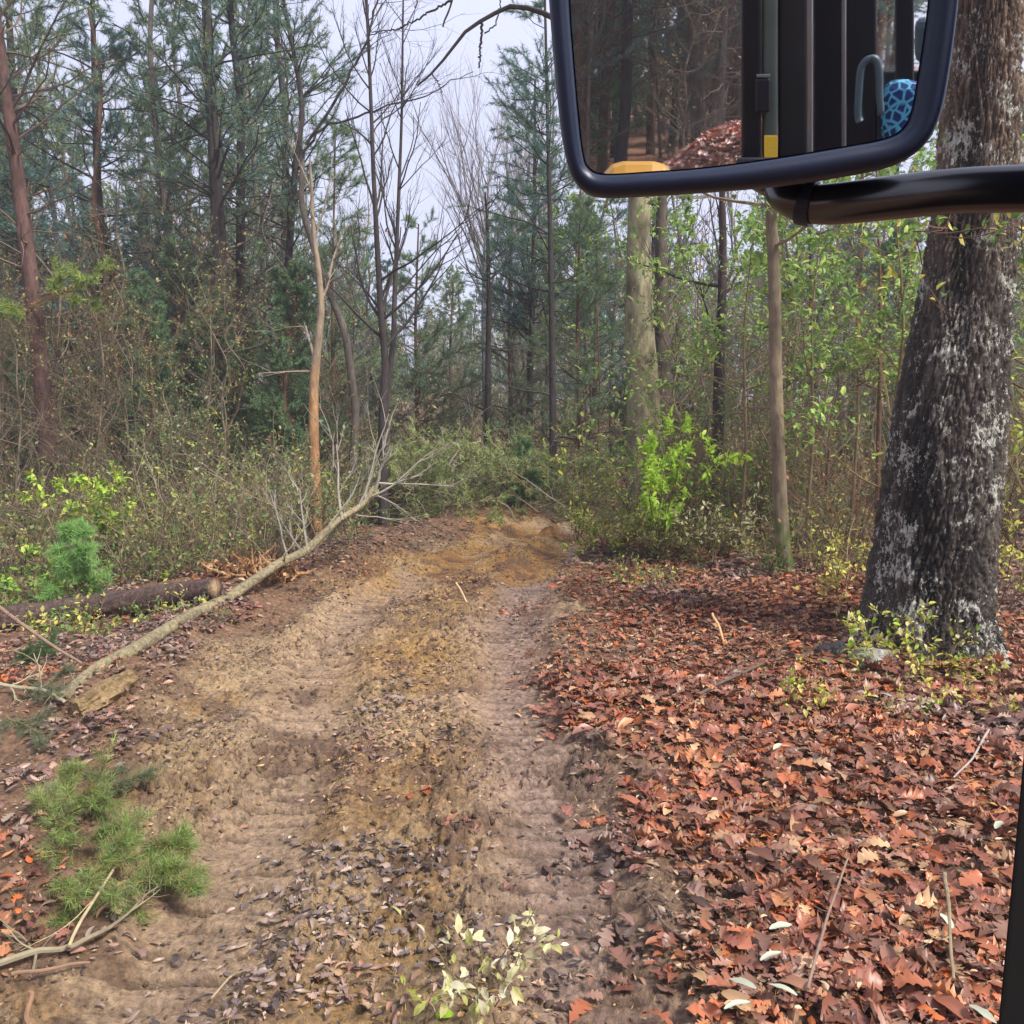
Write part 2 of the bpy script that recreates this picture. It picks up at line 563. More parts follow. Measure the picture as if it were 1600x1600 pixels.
def branch(mb, rng, p0, d, length, r, depth, col, tips, wob=0.14, up=0.03, kids=4, spread=0.8, ratio=0.55, n=6, k=4, kmin=3):
    pts = polyline(rng, p0, d, length, n, wob, up)
    mb.tube(pts, np.linspace(r, r * 0.35, len(pts)), col * rng.uniform(0.8, 1.2), max(kmin, k), cap=False)
    tips.append((pts, depth))
    if depth <= 0: return
    for i in range(kids):
        t = rng.uniform(0.25, 0.98) * (len(pts) - 1); a = int(t); fr = t - a
        a2 = min(a + 1, len(pts) - 1)
        p = pts[a] * (1 - fr) + pts[a2] * fr
        dd = pts[a2] - pts[max(a - 1, 0)]; dd /= np.linalg.norm(dd) + 1e-9
        side = rng.normal(size=3); side -= dd * side.dot(dd); side /= np.linalg.norm(side)
        nd = dd + side * spread * rng.uniform(0.6, 1.3)
        branch(mb, rng, p, nd, length * ratio * rng.uniform(0.7, 1.25), r * 0.5 * (1 - 0.4 * t / len(pts)), depth - 1, col, tips, wob, up, kids, spread, ratio, max(3, n - 1), k - 1, kmin)


def tufts(mb, rng, pos, dirs, n, length, width, cols, spread=0.75, var=0.25):
    N = len(pos)
    if N == 0: return
    p = np.repeat(pos, n, 0); d = np.repeat(dirs, n, 0)
    dd = d * 0.6 + rdir(rng, N * n) * spread
    p = p + d * rng.uniform(-0.05, 0.05, (N * n, 1))
    L_ = length * rng.uniform(0.6, 1.25, N * n)
    size = np.stack([L_, np.full(N * n, width * 0.5), L_ * 0 + 1], -1)
    c = np.repeat(pick(rng, cols, N, var), n, 0) * rng.uniform(0.8, 1.2, (N * n, 1))
    mb.inst(NEEDLE[0], NEEDLE[1], p, dd, rdir(rng, N * n), size, c)


def trunk_mesh(path, rad, col, rng, k=14, rows=60, rough=0.06, flare=0.35):
    """smooth resampled trunk with uneven bark surface; path local"""
    path = np.asarray(path, float)
    s = np.concatenate([[0], np.cumsum(np.linalg.norm(np.diff(path, axis=0), axis=1))])
    u = np.linspace(0, 1, rows) ** 1.15 * s[-1]
    pts = np.stack([np.interp(u, s, path[:, i]) for i in range(3)], -1)
    for _ in range(3):
        pts[1:-1] = (pts[:-2] + 2 * pts[1:-1] + pts[2:]) / 4
    R = np.interp(u, s, rad)
    an = np.arange(k) * 2 * np.pi / k
    t = np.gradient(pts, axis=0); t /= np.linalg.norm(t, axis=1)[:, None]
    a = np.cross(t, [0.1, 1, 0.05]); a /= np.linalg.norm(a, axis=1)[:, None]; b = np.cross(t, a)
    seed = int(rng.integers(1000))
    nz = vn(np.cos(an)[None] * 3 + 10, np.sin(an)[None] * 3 + u[:, None] * 2.2, seed) - 0.5
    fl = 1 + flare * np.exp(-u / (2.2 * rad[0]))[:, None] * (1 + 0.35 * np.cos(an * 4 + seed)[None])
    rr = R[:, None] * fl * (1 + rough * 2 * nz)
    V = pts[:, None] + rr[..., None] * (np.cos(an)[None, :, None] * a[:, None] + np.sin(an)[None, :, None] * b[:, None])
    m = len(pts)
    i = np.arange(m - 1)[:, None] * k; j = np.arange(k)[None]; j2 = (j + 1) % k
    q = np.stack([i + j, i + j2, i + k + j2, i + k + j], -1).reshape(-1, 4)
    mb = MB()
    cc = np.asarray(col)[None] * (0.75 + 0.5 * vn(V[..., 0].ravel() * 6 + 5, V[..., 2].ravel() * 3, seed + 1))[:, None]
    mb.add(V.reshape(-1, 3), q, cc)
    return mb, pts, R


PINE_G = [lin(104, 130, 104), lin(124, 144, 104), lin(88, 122, 112), lin(146, 154, 106)]
PINE_BL = [lin(94, 130, 124), lin(110, 142, 122), lin(84, 116, 116)]
CEDAR_G = [lin(100, 130, 92), lin(124, 146, 98), lin(88, 120, 98)]
OLIVE = [lin(146, 144, 88), lin(128, 126, 80), lin(160, 148, 98), lin(118, 120, 78)]
LIME = [lin(150, 186, 60), lin(124, 166, 52), lin(172, 200, 84)]
YELLOW = [lin(196, 190, 84), lin(170, 174, 76), lin(208, 200, 110)]
PALE = [lin(206, 200, 150), lin(226, 220, 186), lin(184, 180, 116)]
BROWNL = [lin(142, 96, 66), lin(160, 116, 78), lin(120, 80, 58)]
GREEN = [lin(98, 132, 66), lin(120, 152, 76), lin(84, 116, 62)]


def make_pine(name, root, path, r0, col, seed, crown=(0.4, 1.0), nlimb=46, llen=1.8, cols=PINE_G, ndead=26, tuft_n=12,
              nlen=0.085, nw=0.007, taper=0.25, dense=1.0, ang=(0.2, 0.9), limb_col=None, k=12, deadlen=1.1, droop=0.03):
    rng = np.random.default_rng(seed)
    path = np.asarray(path, float)
    s = np.linalg.norm(np.diff(path, axis=0), axis=1).sum()
    rad = np.linspace(r0, r0 * taper, len(path))
    tm, pts, R = trunk_mesh(path, rad, col, rng, k=k)
    tm.build("trunk", M_BARK, root, smooth=True)
    wood = MB(); ndl = MB()
    lc = limb_col if limb_col is not None else col
    m = len(pts)
    cum = np.linspace(0, 1, m) ** 1.15
    tp = []; td = []
    for i in range(nlimb + ndead):
        dead = i >= nlimb
        f = rng.uniform(crown[0], crown[1]) if not dead else rng.uniform(0.05, crown[0] + 0.15)
        ia = min(int(np.searchsorted(cum, f)), m - 1)
        p = pts[ia]; a = rng.uniform(0, 2 * np.pi)
        rel = (f - crown[0]) / (1 - crown[0] + 1e-6)
        L = llen * (1.05 - 0.75 * max(rel, 0)) * rng.uniform(0.6, 1.15) if not dead else deadlen * rng.uniform(0.3, 1.2)
        el_ = rng.uniform(*ang) if not dead else rng.uniform(-0.2, 0.6)
        d = np.array([math.cos(a) * math.cos(el_), math.sin(a) * math.cos(el_), math.sin(el_)])
        tips = []
        lr = min(R[ia] * 0.4, 0.005 + 0.009 * L)
        branch(wood, rng, p, d, L, lr, 1 if not dead else (1 if rng.random() < 0.6 else 0), lc * (1.0 if not dead else 1.25), tips,
               wob=0.13, up=droop if not dead else 0.0, kids=7 if not dead else 4, spread=0.8, ratio=0.38, n=6, k=4)
        if not dead:
            for (q, dep) in tips:
                st = 0.55 if dep else 0.15
                for _ in range(int((10 if dep else 6) * dense * (0.6 + L / llen))):
                    t = rng.uniform(st, 1.0) * (len(q) - 1); ii = min(int(t), len(q) - 2); fr = t - ii
                    tp.append(q[ii] * (1 - fr) + q[ii + 1] * fr)
                    dv = q[ii + 1] - q[ii]; td.append(dv / (np.linalg.norm(dv) + 1e-9))
    wood.build("branches", M_TWIG, root)
    if tp:
        tufts(ndl, rng, np.array(tp), np.array(td), tuft_n, nlen, nw, cols)
        ndl.build("crown", M_NEEDLE, root)
    return root


def make_bare(root, path, r0, col, seed, nl=16, llen=2.0, start=0.25, up=0.08, ang=(0.6, 1.2), depth=2, kids=4, leaves=0, lcols=None, lsize=0.06, taper=0.2, spread=0.6, k=10, flare=0.3):
    rng = np.random.default_rng(seed)
    path = np.asarray(path, float)
    rad = np.linspace(r0, r0 * taper, len(path))
    tm, pts, R = trunk_mesh(path, rad, col, rng, k=k, flare=flare)
    tm.build("trunk", M_BARK, root, smooth=True)
    wood = MB(); m = len(pts); cum = np.linspace(0, 1, m) ** 1.15; tips = []
    for i in range(nl):
        f = rng.uniform(start, 1.0); ia = min(int(np.searchsorted(cum, f)), m - 1)
        a = rng.uniform(0, 2 * np.pi); e = rng.uniform(*ang)
        d = np.array([math.cos(a) * math.cos(e), math.sin(a) * math.cos(e), math.sin(e)])
        L = llen * (1.1 - 0.6 * f) * rng.uniform(0.6, 1.2)
        branch(wood, rng, pts[ia], d, L, min(R[ia] * 0.5, 0.01 + L * 0.009), depth, col, tips, wob=0.1, up=up, kids=kids, spread=spread, ratio=0.5, n=6, k=4)
    wood.build("branches" if not leaves else "branches", M_TWIG, root)
    if leaves:
        add_leaves("crown", root, rng, tips, leaves, lcols, lsize)
    return root


def add_leaves(name, root, rng, tips, n, cols, size, mat=None, tmpl=None, flat=0.5, droop=0.2, jit=0.012):
    ends = [t for t, d in tips if d <= 1] or [t for t, d in tips]
    idx = rng.integers(len(ends), size=n)
    pos = []; dv = []
    for i in idx:
        q = ends[i]; t = rng.uniform(0.25, 1.0) * (len(q) - 1); ii = min(int(t), len(q) - 2); fr = t - ii
        pos.append(q[ii] * (1 - fr) + q[ii + 1] * fr); dv.append(q[ii + 1] - q[ii])
    pos = np.array(pos) + rng.normal(0, jit, (n, 3)); dv = np.array(dv); dv /= np.linalg.norm(dv, axis=1)[:, None] + 1e-9
    ax = dv * 0.6 + rdir(rng, n) * 0.9 + np.array([0, 0, -droop])
    nm = rdir(rng, n) * (1 - flat) + np.array([0, 0, 1]) * flat * 1.5
    mb = MB()
    tv, tf = tmpl if tmpl else oval_leaf()
    mb.inst(tv, tf, pos, ax, nm, size * (0.4 + 0.95 * rng.random(n) ** 1.3), pick(rng, cols, n, 0.3))
    return mb.build(name, mat or M_LEAF, root)


def make_shrub(root, h, spread, nst, stem_col, cols, nleaf, lsize, seed, r=0.008, depth=2, kids=4, wob=0.14, up=0.02, tmpl=None, flat=0.5, lean=None, mat=None, ratio=0.45, side=0.8):
    rng = np.random.default_rng(seed)
    wood = MB(); tips = []
    for i in range(nst):
        a = rng.uniform(0, 2 * np.pi); o = rng.uniform(0, 0.12) * spread
        d = np.array([math.cos(a) * spread, math.sin(a) * spread, 1.0])
        if lean is not None: d = d + np.array(lean)
        branch(wood, rng, (math.cos(a) * o, math.sin(a) * o, -0.03), d, h * rng.uniform(0.7, 1.1), r * rng.uniform(0.7, 1.2), depth, stem_col, tips, wob=wob, up=up, kids=kids, spread=side, ratio=ratio, n=6, k=4)
    wood.build("stems", M_TWIG, root)
    if nleaf:
        add_leaves("foliage", root, rng, tips, nleaf, cols, lsize, flat=flat, tmpl=tmpl, mat=mat)
    return root


def pxpath(pts, y, base_px=None, dy=0.0):
    """picture waypoints of a trunk at distance y -> (root location, local path); the first point is put on the ground"""
    W = np.array([P(px, py, y + dy * i) for i, (px, py) in enumerate(pts)])
    x0, y0 = W[0, 0], W[0, 1]
    z0 = Hs(x0, y0)
    W[0, 2] = z0 - 0.06
    loc = (float(x0), float(y0), z0)
    return loc, W - np.array(loc)

# ------------------------------------------------------------------ named trees
# the big oak beside the track
def big_oak():
    y0 = 6.45
    pts = [(1452, 1035), (1453, 960), (1462, 860), (1474, 740), (1489, 620), (1503, 500), (1517, 380), (1528, 250), (1536, 120), (1542, 0), (1550, -250), (1545, -600)]
    wid = [204, 190, 176, 164, 148, 130, 118, 108, 98, 92, 86, 76]
    loc, path = pxpath(pts, y0)
    root = empty("oak_tree", loc, "massive dark-barked oak trunk with pale lichen flecks at the right of the track", "tree")
    s = np.concatenate([[0], np.cumsum(np.linalg.norm(np.diff(path, axis=0), axis=1))])
    rows, k = 620, 360
    u = np.linspace(0, 1, rows) ** 1.2 * s[-1]
    p = np.stack([np.interp(u, s, path[:, i]) for i in range(3)], -1)
    for _ in range(60):
        p[1:-1] = (p[:-2] + 2 * p[1:-1] + p[2:]) / 4
    R = np.interp(u, s, np.array(wid) / F * y0 * 0.5)
    for _ in range(60):
        R[1:-1] = (R[:-2] + 2 * R[1:-1] + R[2:]) / 4
    an = np.arange(k) * 2 * np.pi / k
    A, U = np.meshgrid(an, u)
    wrap = A * 5.0
    # deep vertical furrows broken into plates
    fx = np.cos(A) * 9 + 20; fy = np.sin(A) * 9 + 20
    wu = U + 0.10 * fbm(fx, fy, 60, 2)
    # three stacked lookups make a seamless 3-D-like field on the bark
    f1 = 0.5 * (fbm(fx * 1.2 + wu * 5.0, fy * 1.2 - wu * 3.6, 61, 4, 0.62) + fbm(fx * 1.2 - wu * 5.2, fy * 1.2 + wu * 4.1, 64, 4, 0.62))
    f2 = 0.5 * (fbm(fx * 2.6 + wu * 19, fy * 2.6, 62, 3, 0.65) + fbm(fx * 2.6, fy * 2.6 - wu * 21, 65, 3, 0.65))
    ridge = 1 - np.abs(f1 - 0.5) * 9
    cut = 1 - np.abs(f2 - 0.5) * 9
    disp = 0.020 * np.clip(-ridge + 0.5, -1, .8) - 0.012 * np.clip(cut, 0, 1) + 0.022 * (f2 - 0.5) * 2 + 0.05 * (vn(np.cos(A) * 1.5 + 5, np.sin(A) * 1.5 + U * 0.9, 63) - 0.5)
    lob = np.cos(A * 3 + 0.7) * 0.55 + np.cos(A * 5 + 2.1) * 0.35
    fl = 1 + (0.22 + 0.2 * lob) * np.exp(-U / 0.16) + 0.05 * lob * np.exp(-U / 0.9)
    fl = fl * (1 + 0.03 * np.cos(A * 6 + U * 1.2))
    rr = R[:, None] * fl + disp
    t = np.gradient(p, axis=0); t /= np.linalg.norm(t, axis=1)[:, None]
    a = np.cross(t, [0.0, 1, 0.0]); a /= np.linalg.norm(a, axis=1)[:, None]; b = np.cross(t, a)
    V = p[:, None] + rr[..., None] * (np.cos(an)[None, :, None] * a[:, None] + np.sin(an)[None, :, None] * b[:, None])
    i = np.arange(rows - 1)[:, None] * k; j = np.arange(k)[None]; j2 = (j + 1) % k
    q = np.stack([i + j, i + j2, i + k + j2, i + k + j], -1).reshape(-1, 4)
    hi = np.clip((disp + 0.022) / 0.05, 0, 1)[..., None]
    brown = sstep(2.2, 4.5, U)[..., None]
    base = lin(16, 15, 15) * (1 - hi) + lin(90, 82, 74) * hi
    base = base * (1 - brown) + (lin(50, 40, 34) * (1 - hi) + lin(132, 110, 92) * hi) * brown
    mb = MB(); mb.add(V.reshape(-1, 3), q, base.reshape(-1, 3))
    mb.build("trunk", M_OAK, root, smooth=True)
    # limb reaching left over the track, seen against the sky
    rng = np.random.default_rng(5)
    L = np.array(loc); wood = MB()
    y1 = 6.0
    def T(points, r0, r1, yy, col=BR_DARK):
        W = np.array([P(a_, b_, yy + c_) for a_, b_, c_ in points]) - L
        d = np.concatenate([[0], np.cumsum(np.linalg.norm(np.diff(W, axis=0), axis=1))])
        uu = np.linspace(0, d[-1], 40); Q = np.stack([np.interp(uu, d, W[:, i_]) for i_ in range(3)], -1)
        Q[1:-1] = (Q[:-2] + 2 * Q[1:-1] + Q[2:]) / 4
        Q[1:-1] += rng.normal(0, 0.004, (38, 3))
        wood.tube(Q, np.linspace(r0, r1, 40), col, 6)
    c = BR_DARK * 0.8
    T([(1545, -330, 0.35), (1250, -170, 0.2), (1000, -40, 0), (905, 45, 0), (855, 22, 0), (805, 2, 0), (765, 25, 0), (722, 50, 0), (700, 80, 0), (675, 115, 0), (652, 134, 0)], 0.05, 0.006, y1, c)
    T([(752, 34, 0), (752, 65, 0), (748, 106, 0)], 0.009, 0.005, y1, c)
    T([(757, 52, 0), (775, 38, 0), (783, 0, 0.1), (790, -60, 0.2)], 0.005, 0.003, y1, c)
    T([(1000, -40, 0), (900, -130, 0.1), (710, -20, 0.2), (703, 10, 0.2), (692, 42, 0.2)], 0.014, 0.006, y1, c)
    T([(705, 2, 0.2), (660, 25, 0.2), (620, 47, 0.2), (580, 50, 0.2)], 0.008, 0.003, y1, c)
    T([(675, 115, 0), (684, 128, 0), (694, 160, 0)], 0.004, 0.002, y1, c)
    T([(1541, -60, 0.4), (1700, -300, 0.6), (1900, -700, 0.8)], 0.12, 0.05, y1 , lin(90, 72, 60))
    wood.build("branches", M_TWIG, root)
    # leafy sprigs growing from the trunk
    fo = MB(); st = MB()
    for (px, py, n, ln) in ((1480, 345, 26, 0.5), (1440, 360, 22, 0.5), (1600, 350, 10, .4)):
        b0 = P(px, py, y0 - 0.5) - L
        tips = []
        for _ in range(4):
            branch(st, rng, b0 + rng.normal(0, 0.05, 3), rng.normal(0, 1, 3) * np.array([1, .4, .5]), ln, 0.006, 1, BR_BROWN, tips, kids=3, k=3)
        ends = [q_ for q_, d_ in tips]
        pos = np.array([ends[rng.integers(len(ends))][rng.integers(1, 5)] for _ in range(n * 2)]) + rng.normal(0, .03, (n * 2, 3))
        fo.inst(*oval_leaf(0.25), pos, rdir(rng, n * 2), rdir(rng, n * 2) + np.array([0, 0, 1.2]), rng.uniform(.05, .09, n * 2), pick(rng, GREEN + YELLOW, n * 2))
    st.build("sprig_stems", M_TWIG, root)
    fo.build("foliage", M_LEAF, root)


big_oak()


def tpine(label, pts, y, wpx, col, seed, name="pine_tree", dy=0.0, **kw):
    loc, path = pxpath(pts, y, dy=dy)
    root = empty(name, loc, label, "tree")
    make_pine(name, root, path, wpx / F * y / 2, col, seed, **kw)
    return root


def tbare(label, pts, y, wpx, col, seed, name="bare_tree", group=None, moss=0, **kw):
    loc, path = pxpath(pts, y)
    root = empty(name, loc, label, "tree", group)
    make_bare(root, path, wpx / F * y / 2, col, seed, **kw)
    if moss:
        me = next(o for o in bpy.data.objects if o.parent == root and o.name.startswith("trunk")).data
        n_ = len(me.vertices); co = np.zeros(n_ * 3); me.vertices.foreach_get("co", co); co = co.reshape(-1, 3)
        cc = np.zeros(n_ * 4); me.color_attributes["Col"].data.foreach_get("color", cc); cc = cc.reshape(-1, 4)
        w = (sstep(moss, moss * .3, co[:, 2]) * sstep(.3, .6, vn(co[:, 0] * 40, co[:, 2] * 9, 3) + .25 * sstep(moss * .5, 0, co[:, 2])))[:, None]
        cc[:, :3] = cc[:, :3] * (1 - w) + lin(78, 96, 44) * w
        me.color_attributes["Col"].data.foreach_set("color", cc.ravel().astype(np.float32))
    return root


t = tpine("reddish-brown pine trunk at the far left with a low yellow-green bough", [(90, 826), (76, 700), (62, 560), (46, 420), (30, 290), (10, 150), (-10, 0), (-30, -200), (-50, -420)],
      12.3, 31, BR_RED, 101, crown=(0.5, 1.0), nlimb=40, llen=1.9, ndead=34, deadlen=1.5, limb_col=lin(100, 84, 76))
# its low living bough
def bough():
    rng = np.random.default_rng(77); L = np.array(t.location); w = MB(); f = MB(); tips = []
    for s0, s1 in (((48, 480), (150, 466)), ((46, 485), (-10, 470)), ((50, 480), (120, 450))):
        a = P(*s0, 12.2) - L; b = P(*s1, 11.6) - L
        branch(w, rng, a, b - a, np.linalg.norm(b - a), 0.014, 2, lin(150, 110, 80), tips, wob=.08, up=0, kids=5, ratio=.35)
    pp = []; dd = []
    for q, d in tips:
        for _ in range(5):
            i = rng.integers(1, len(q) - 1); pp.append(q[i]); v = q[i + 1] - q[i]; dd.append(v / np.linalg.norm(v))
    tufts(f, rng, np.array(pp), np.array(dd), 12, .09, .008, [lin(150, 166, 84), lin(124, 146, 80)])
    w.build("low_bough", M_TWIG, t); f.build("bough_needles", M_NEEDLE, t)
bough()
tpine("tall dark pine with many upswept side branches, right of the reddish pine", [(352, 800), (352, 650), (350, 520), (344, 400), (336, 260), (328, 120), (322, 0), (316, -200), (310, -420)],
      14.5, 30, BR_DARK, 102, crown=(0.42, 1.0), nlimb=64, llen=1.9, ndead=40, cols=PINE_G + PINE_BL, deadlen=1.3)
tpine("thin grey-black pine standing between the reddish pine and the tall dark pine", [(176, 770), (170, 600), (165, 450), (152, 280), (148, 120), (144, 0), (140, -250)],
      17.5, 17, BR_DARK, 103, crown=(0.45, 1.0), nlimb=52, llen=2.0, ndead=30, cols=PINE_G)
tpine("leaning thin pine whose fine crown spreads left of the open sky", [(430, 780), (436, 600), (450, 420), (462, 250), (475, 170), (455, 60), (430, -60), (400, -220)],
      15.5, 14, BR_DARK, 104, crown=(0.4, 1.0), nlimb=44, llen=1.9, ndead=26, cols=PINE_BL + PINE_G)
# orange snag
def snag():
    loc, path = pxpath([(494, 770), (490, 680), (490, 600), (497, 540), (503, 480), (498, 420), (489, 360), (487, 290), (484, 250)], 11.8)
    root = empty("dead_tree", loc, "slim dead snag with peeled orange lower trunk and grey forked top", "tree")
    rng = np.random.default_rng(9)
    tm, pts, R = trunk_mesh(path, np.linspace(0.075, 0.012, len(path)), BR_ORANGE, rng, k=12, flare=0.1)
    c = tm.c[0]; z = tm.v[0][:, 2]
    w = sstep(1.7, 2.6, z + 0.4 * (vn(z * 6, z * 2, 4) - .5))[:, None]
    tm.c[0] = c * (1 - w) + lin(140, 124, 104) * w
    tm.build("trunk", M_BARK, root, smooth=True)
    wd = MB(); L = np.array(loc); tips = []
    for a, b, r in (((492, 560), (474, 510), .022), ((503, 470), (515, 430), .025), ((514, 435), (528, 350), .02), ((474, 510), (400, 515), .009), ((490, 580), (405, 590), .012), ((489, 400), (520, 240), .014), ((487, 300), (450, 215), .012)):
        A = P(*a, 11.8) - L; B = P(*b, 11.8) - L
        branch(wd, rng, A, B - A, np.linalg.norm(B - A), r, 1, lin(150, 138, 120), tips, wob=.07, up=.01, kids=4, ratio=.5, k=5)
    wd.build("branches", M_TWIG, root)
snag()
tbare("dark slender tree forking low, just right of the orange snag", [(600, 838), (598, 740), (598, 640), (603, 570), (596, 500), (590, 400), (584, 280), (578, 120), (570, -60)],
      12.8, 17, BR_DARK, 106, nl=26, llen=1.7, start=.3, ang=(.5, 1.2), depth=2)
tbare("dark stem right of the low-forking tree, leaning up to the right", [(606, 800), (602, 620), (615, 540), (617, 450), (622, 330), (628, 180), (630, 0)],
      13.4, 12, BR_DARK * 1.2, 107, nl=22, llen=1.5, start=.4, ang=(.6, 1.2))
tbare("pale grey bare tree with fan-shaped crown in the sky gap", [(762, 690), (758, 600), (756, 500), (757, 400), (762, 330), (764, 250)],
      21, 12, lin(140, 134, 138), 108, nl=34, llen=4.0, start=.42, ang=(.9, 1.35), depth=2, kids=5, spread=.35, up=.05)
tpine("narrow blue-green conifer tapering to a tip left of the mirror", [(826, 745), (828, 600), (832, 480), (835, 350), (836, 220), (836, 125)],
      17.5, 12, BR_DARK, 109, name="cedar_tree", crown=(0.36, 1.0), nlimb=100, llen=1.35, cols=PINE_BL, ndead=10, ang=(0.0, 0.6), nlen=.07, dense=.75)
tbare("straight dark pole tree in the middle, left of the narrow conifer", [(762, 745), (762, 600), (764, 480), (762, 360), (758, 300)],
      15.5, 12, BR_DARK, 110, nl=14, llen=.9, start=.2, ang=(.1, .8), depth=1)
tpine("slim dark pine right of the narrow conifer, bare low stem", [(864, 765), (864, 640), (862, 500), (860, 380), (856, 200), (850, -60)],
      14.5, 13, BR_DARK, 111, crown=(0.36, 1.0), nlimb=40, llen=1.5, ndead=16, cols=PINE_BL + CEDAR_G)
for px_, y_, top, sd_, lab_ in ((522, 15.2, 195, 151, "soft bushy blue-green pine between the orange snag and the leaning thin pine"),
                                (652, 18.5, 350, 152, "short feathery pine at the foot of the sky gap"),
                                (706, 24.0, 440, 153, "small hazy pine low in the sky gap"),
                                (798, 19.0, 330, 154, "feathery young pine hard left of the narrow blue-green conifer"),
                                (905, 16.0, 300, 155, "soft green pine between the slim dark pine and the thick pale trunk")):
    tpine(lab_, [(px_ + 3, 770), (px_, 640), (px_ - 3, 500 if top < 440 else 560), (px_ + 2, top)], y_, 9, BR_BROWN, sd_, crown=(.12, 1), nlimb=70, llen=1.35, ndead=6,
          cols=[lin(112, 142, 118), lin(130, 154, 112), lin(142, 160, 116)], ang=(.1, .8), nlen=.08, nw=.006, dense=1.1, k=8)
# pale thick tree below the mirror
def pale_tree():
    loc, path = pxpath([(1012, 740), (1006, 640), (1000, 520), (998, 400), (999, 300), (1000, 100), (1000, -200), (1000, -450)], 14.2)
    root = empty("hardwood_tree", loc, "thick pale lichen-grey trunk rising behind the lower left of the mirror", "tree")
    make_bare(root, path, 58 / F * 14.2 / 2, lin(140, 132, 104), 120, nl=12, llen=2.6, start=.5, ang=(.3, .9), depth=2, k=22)
    me = next(o for o in bpy.data.objects if o.parent == root and o.name.startswith("trunk")).data
    n_ = len(me.vertices); co = np.zeros(n_ * 3); me.vertices.foreach_get("co", co); co = co.reshape(-1, 3)
    cc = np.zeros(n_ * 4); me.color_attributes["Col"].data.foreach_get("color", cc); cc = cc.reshape(-1, 4)
    w = sstep(.45, .6, fbm(co[:, 0] * 9 + co[:, 1] * 7, co[:, 2] * 3.2, 5, 4))[:, None]
    cc[:, :3] = cc[:, :3] * (1 - w) + lin(92, 84, 66) * w
    me.color_attributes["Col"].data.foreach_set("color", cc.ravel().astype(np.float32))
pale_tree()
tbare("dark brown trunk close behind the thick pale trunk", [(1040, 740), (1036, 640), (1034, 500), (1033, 400), (1034, 300), (1038, 100), (1040, -300)],
      15.0, 32, lin(84, 74, 66), 121, name="hardwood_tree", nl=12, llen=2.4, start=.4, ang=(.3, .9), k=14)
tbare("crooked black trunk between the thick pale trunk and the smooth brown sapling", [(1112, 740), (1122, 670), (1124, 580), (1128, 470), (1130, 380), (1128, 300), (1132, 100), (1130, -200)],
      12.4, 21, lin(62, 50, 50), 122, name="hardwood_tree", nl=20, llen=1.6, start=.25, ang=(-.1, .9), k=12, leaves=260, lcols=OLIVE + BROWNL, lsize=.07)
tbare("smooth light-brown sapling trunk with mossy foot, left of the oak", [(1228, 918), (1221, 820), (1216, 700), (1212, 580), (1211, 450), (1205, 340), (1198, 200), (1190, 0), (1180, -300)],
      8.7, 24, lin(124, 110, 90), 123, name="beech_tree", nl=20, llen=1.6, start=.42, ang=(-.1, .7), depth=2, k=16, leaves=1500, lcols=GREEN + [lin(140, 168, 84)], lsize=.075, flare=.3, taper=.5, moss=.9)
tbare("slim dark trunk right of the smooth brown sapling, deeper in the wood", [(1272, 760), (1274, 640), (1270, 520), (1268, 400), (1264, 250), (1262, 0)],
      15.5, 15, lin(70, 60, 58), 124, name="hardwood_tree", nl=18, llen=1.7, start=.3, ang=(0, .9), leaves=300, lcols=GREEN + OLIVE, lsize=.08)
tbare("thin brown stem rising just left of the oak", [(1372, 800), (1374, 640), (1376, 520), (1375, 420), (1370, 300), (1368, 100)],
      10.5, 8, lin(110, 82, 70), 125, name="sapling", nl=16, llen=1.0, start=.3, ang=(.1, .9), leaves=240, lcols=GREEN, lsize=.06)
tbare("arching olive-brown stems beside the oak trunk", [(1390, 790), (1392, 700), (1404, 600), (1412, 520), (1408, 430), (1400, 350)],
      9.0, 9, lin(122, 104, 70), 126, name="sapling", nl=16, llen=1.2, start=.15, ang=(.2, 1.0), leaves=120, lcols=BROWNL + YELLOW, lsize=.06)
tbare("yellow-leaved sapling at the right edge behind the oak", [(1640, 900), (1630, 700), (1625, 500), (1620, 300), (1610, 100)],
      8.0, 12, lin(110, 90, 66), 127, name="sapling", nl=26, llen=1.1, start=.1, ang=(-.1, .7), leaves=600, lcols=YELLOW + LIME, lsize=.09)

for i, (px, y, h, lab) in enumerate(((1090, 15.6, 4.8, "slim green-leaved understorey tree right of the thick pale trunk"),
        (1165, 9.9, 3.5, "slim green-leaved understorey tree just left of the smooth brown sapling"),
        (1270, 9.4, 3.6, "slim green-leaved understorey tree just right of the smooth brown sapling"),
        (1340, 10.4, 3.9, "slim green-leaved understorey tree between the brown sapling and the oak"),
        (935, 16.5, 4.9, "slim green-leaved understorey tree left of the thick pale trunk"),
        (1420, 11.6, 4.4, "slim green-leaved understorey tree hard against the oak's left side"))):
    x_ = X(px, y); r_ = empty("understorey_tree", (x_, y, Hs(x_, y)), lab, "tree")
    make_bare(r_, [(0, 0, -.05), (.03, 0, h * .35), (-.04, .02, h * .7), (.02, 0, h)], .022, lin(120, 100, 78), 140 + i, nl=24, llen=1.7, start=.45, ang=(-.15, .6), depth=2, kids=4, up=0.0,
              leaves=2300, lcols=[lin(150, 180, 88), lin(126, 160, 78), lin(174, 194, 98), lin(108, 142, 84)], lsize=.085, k=8)

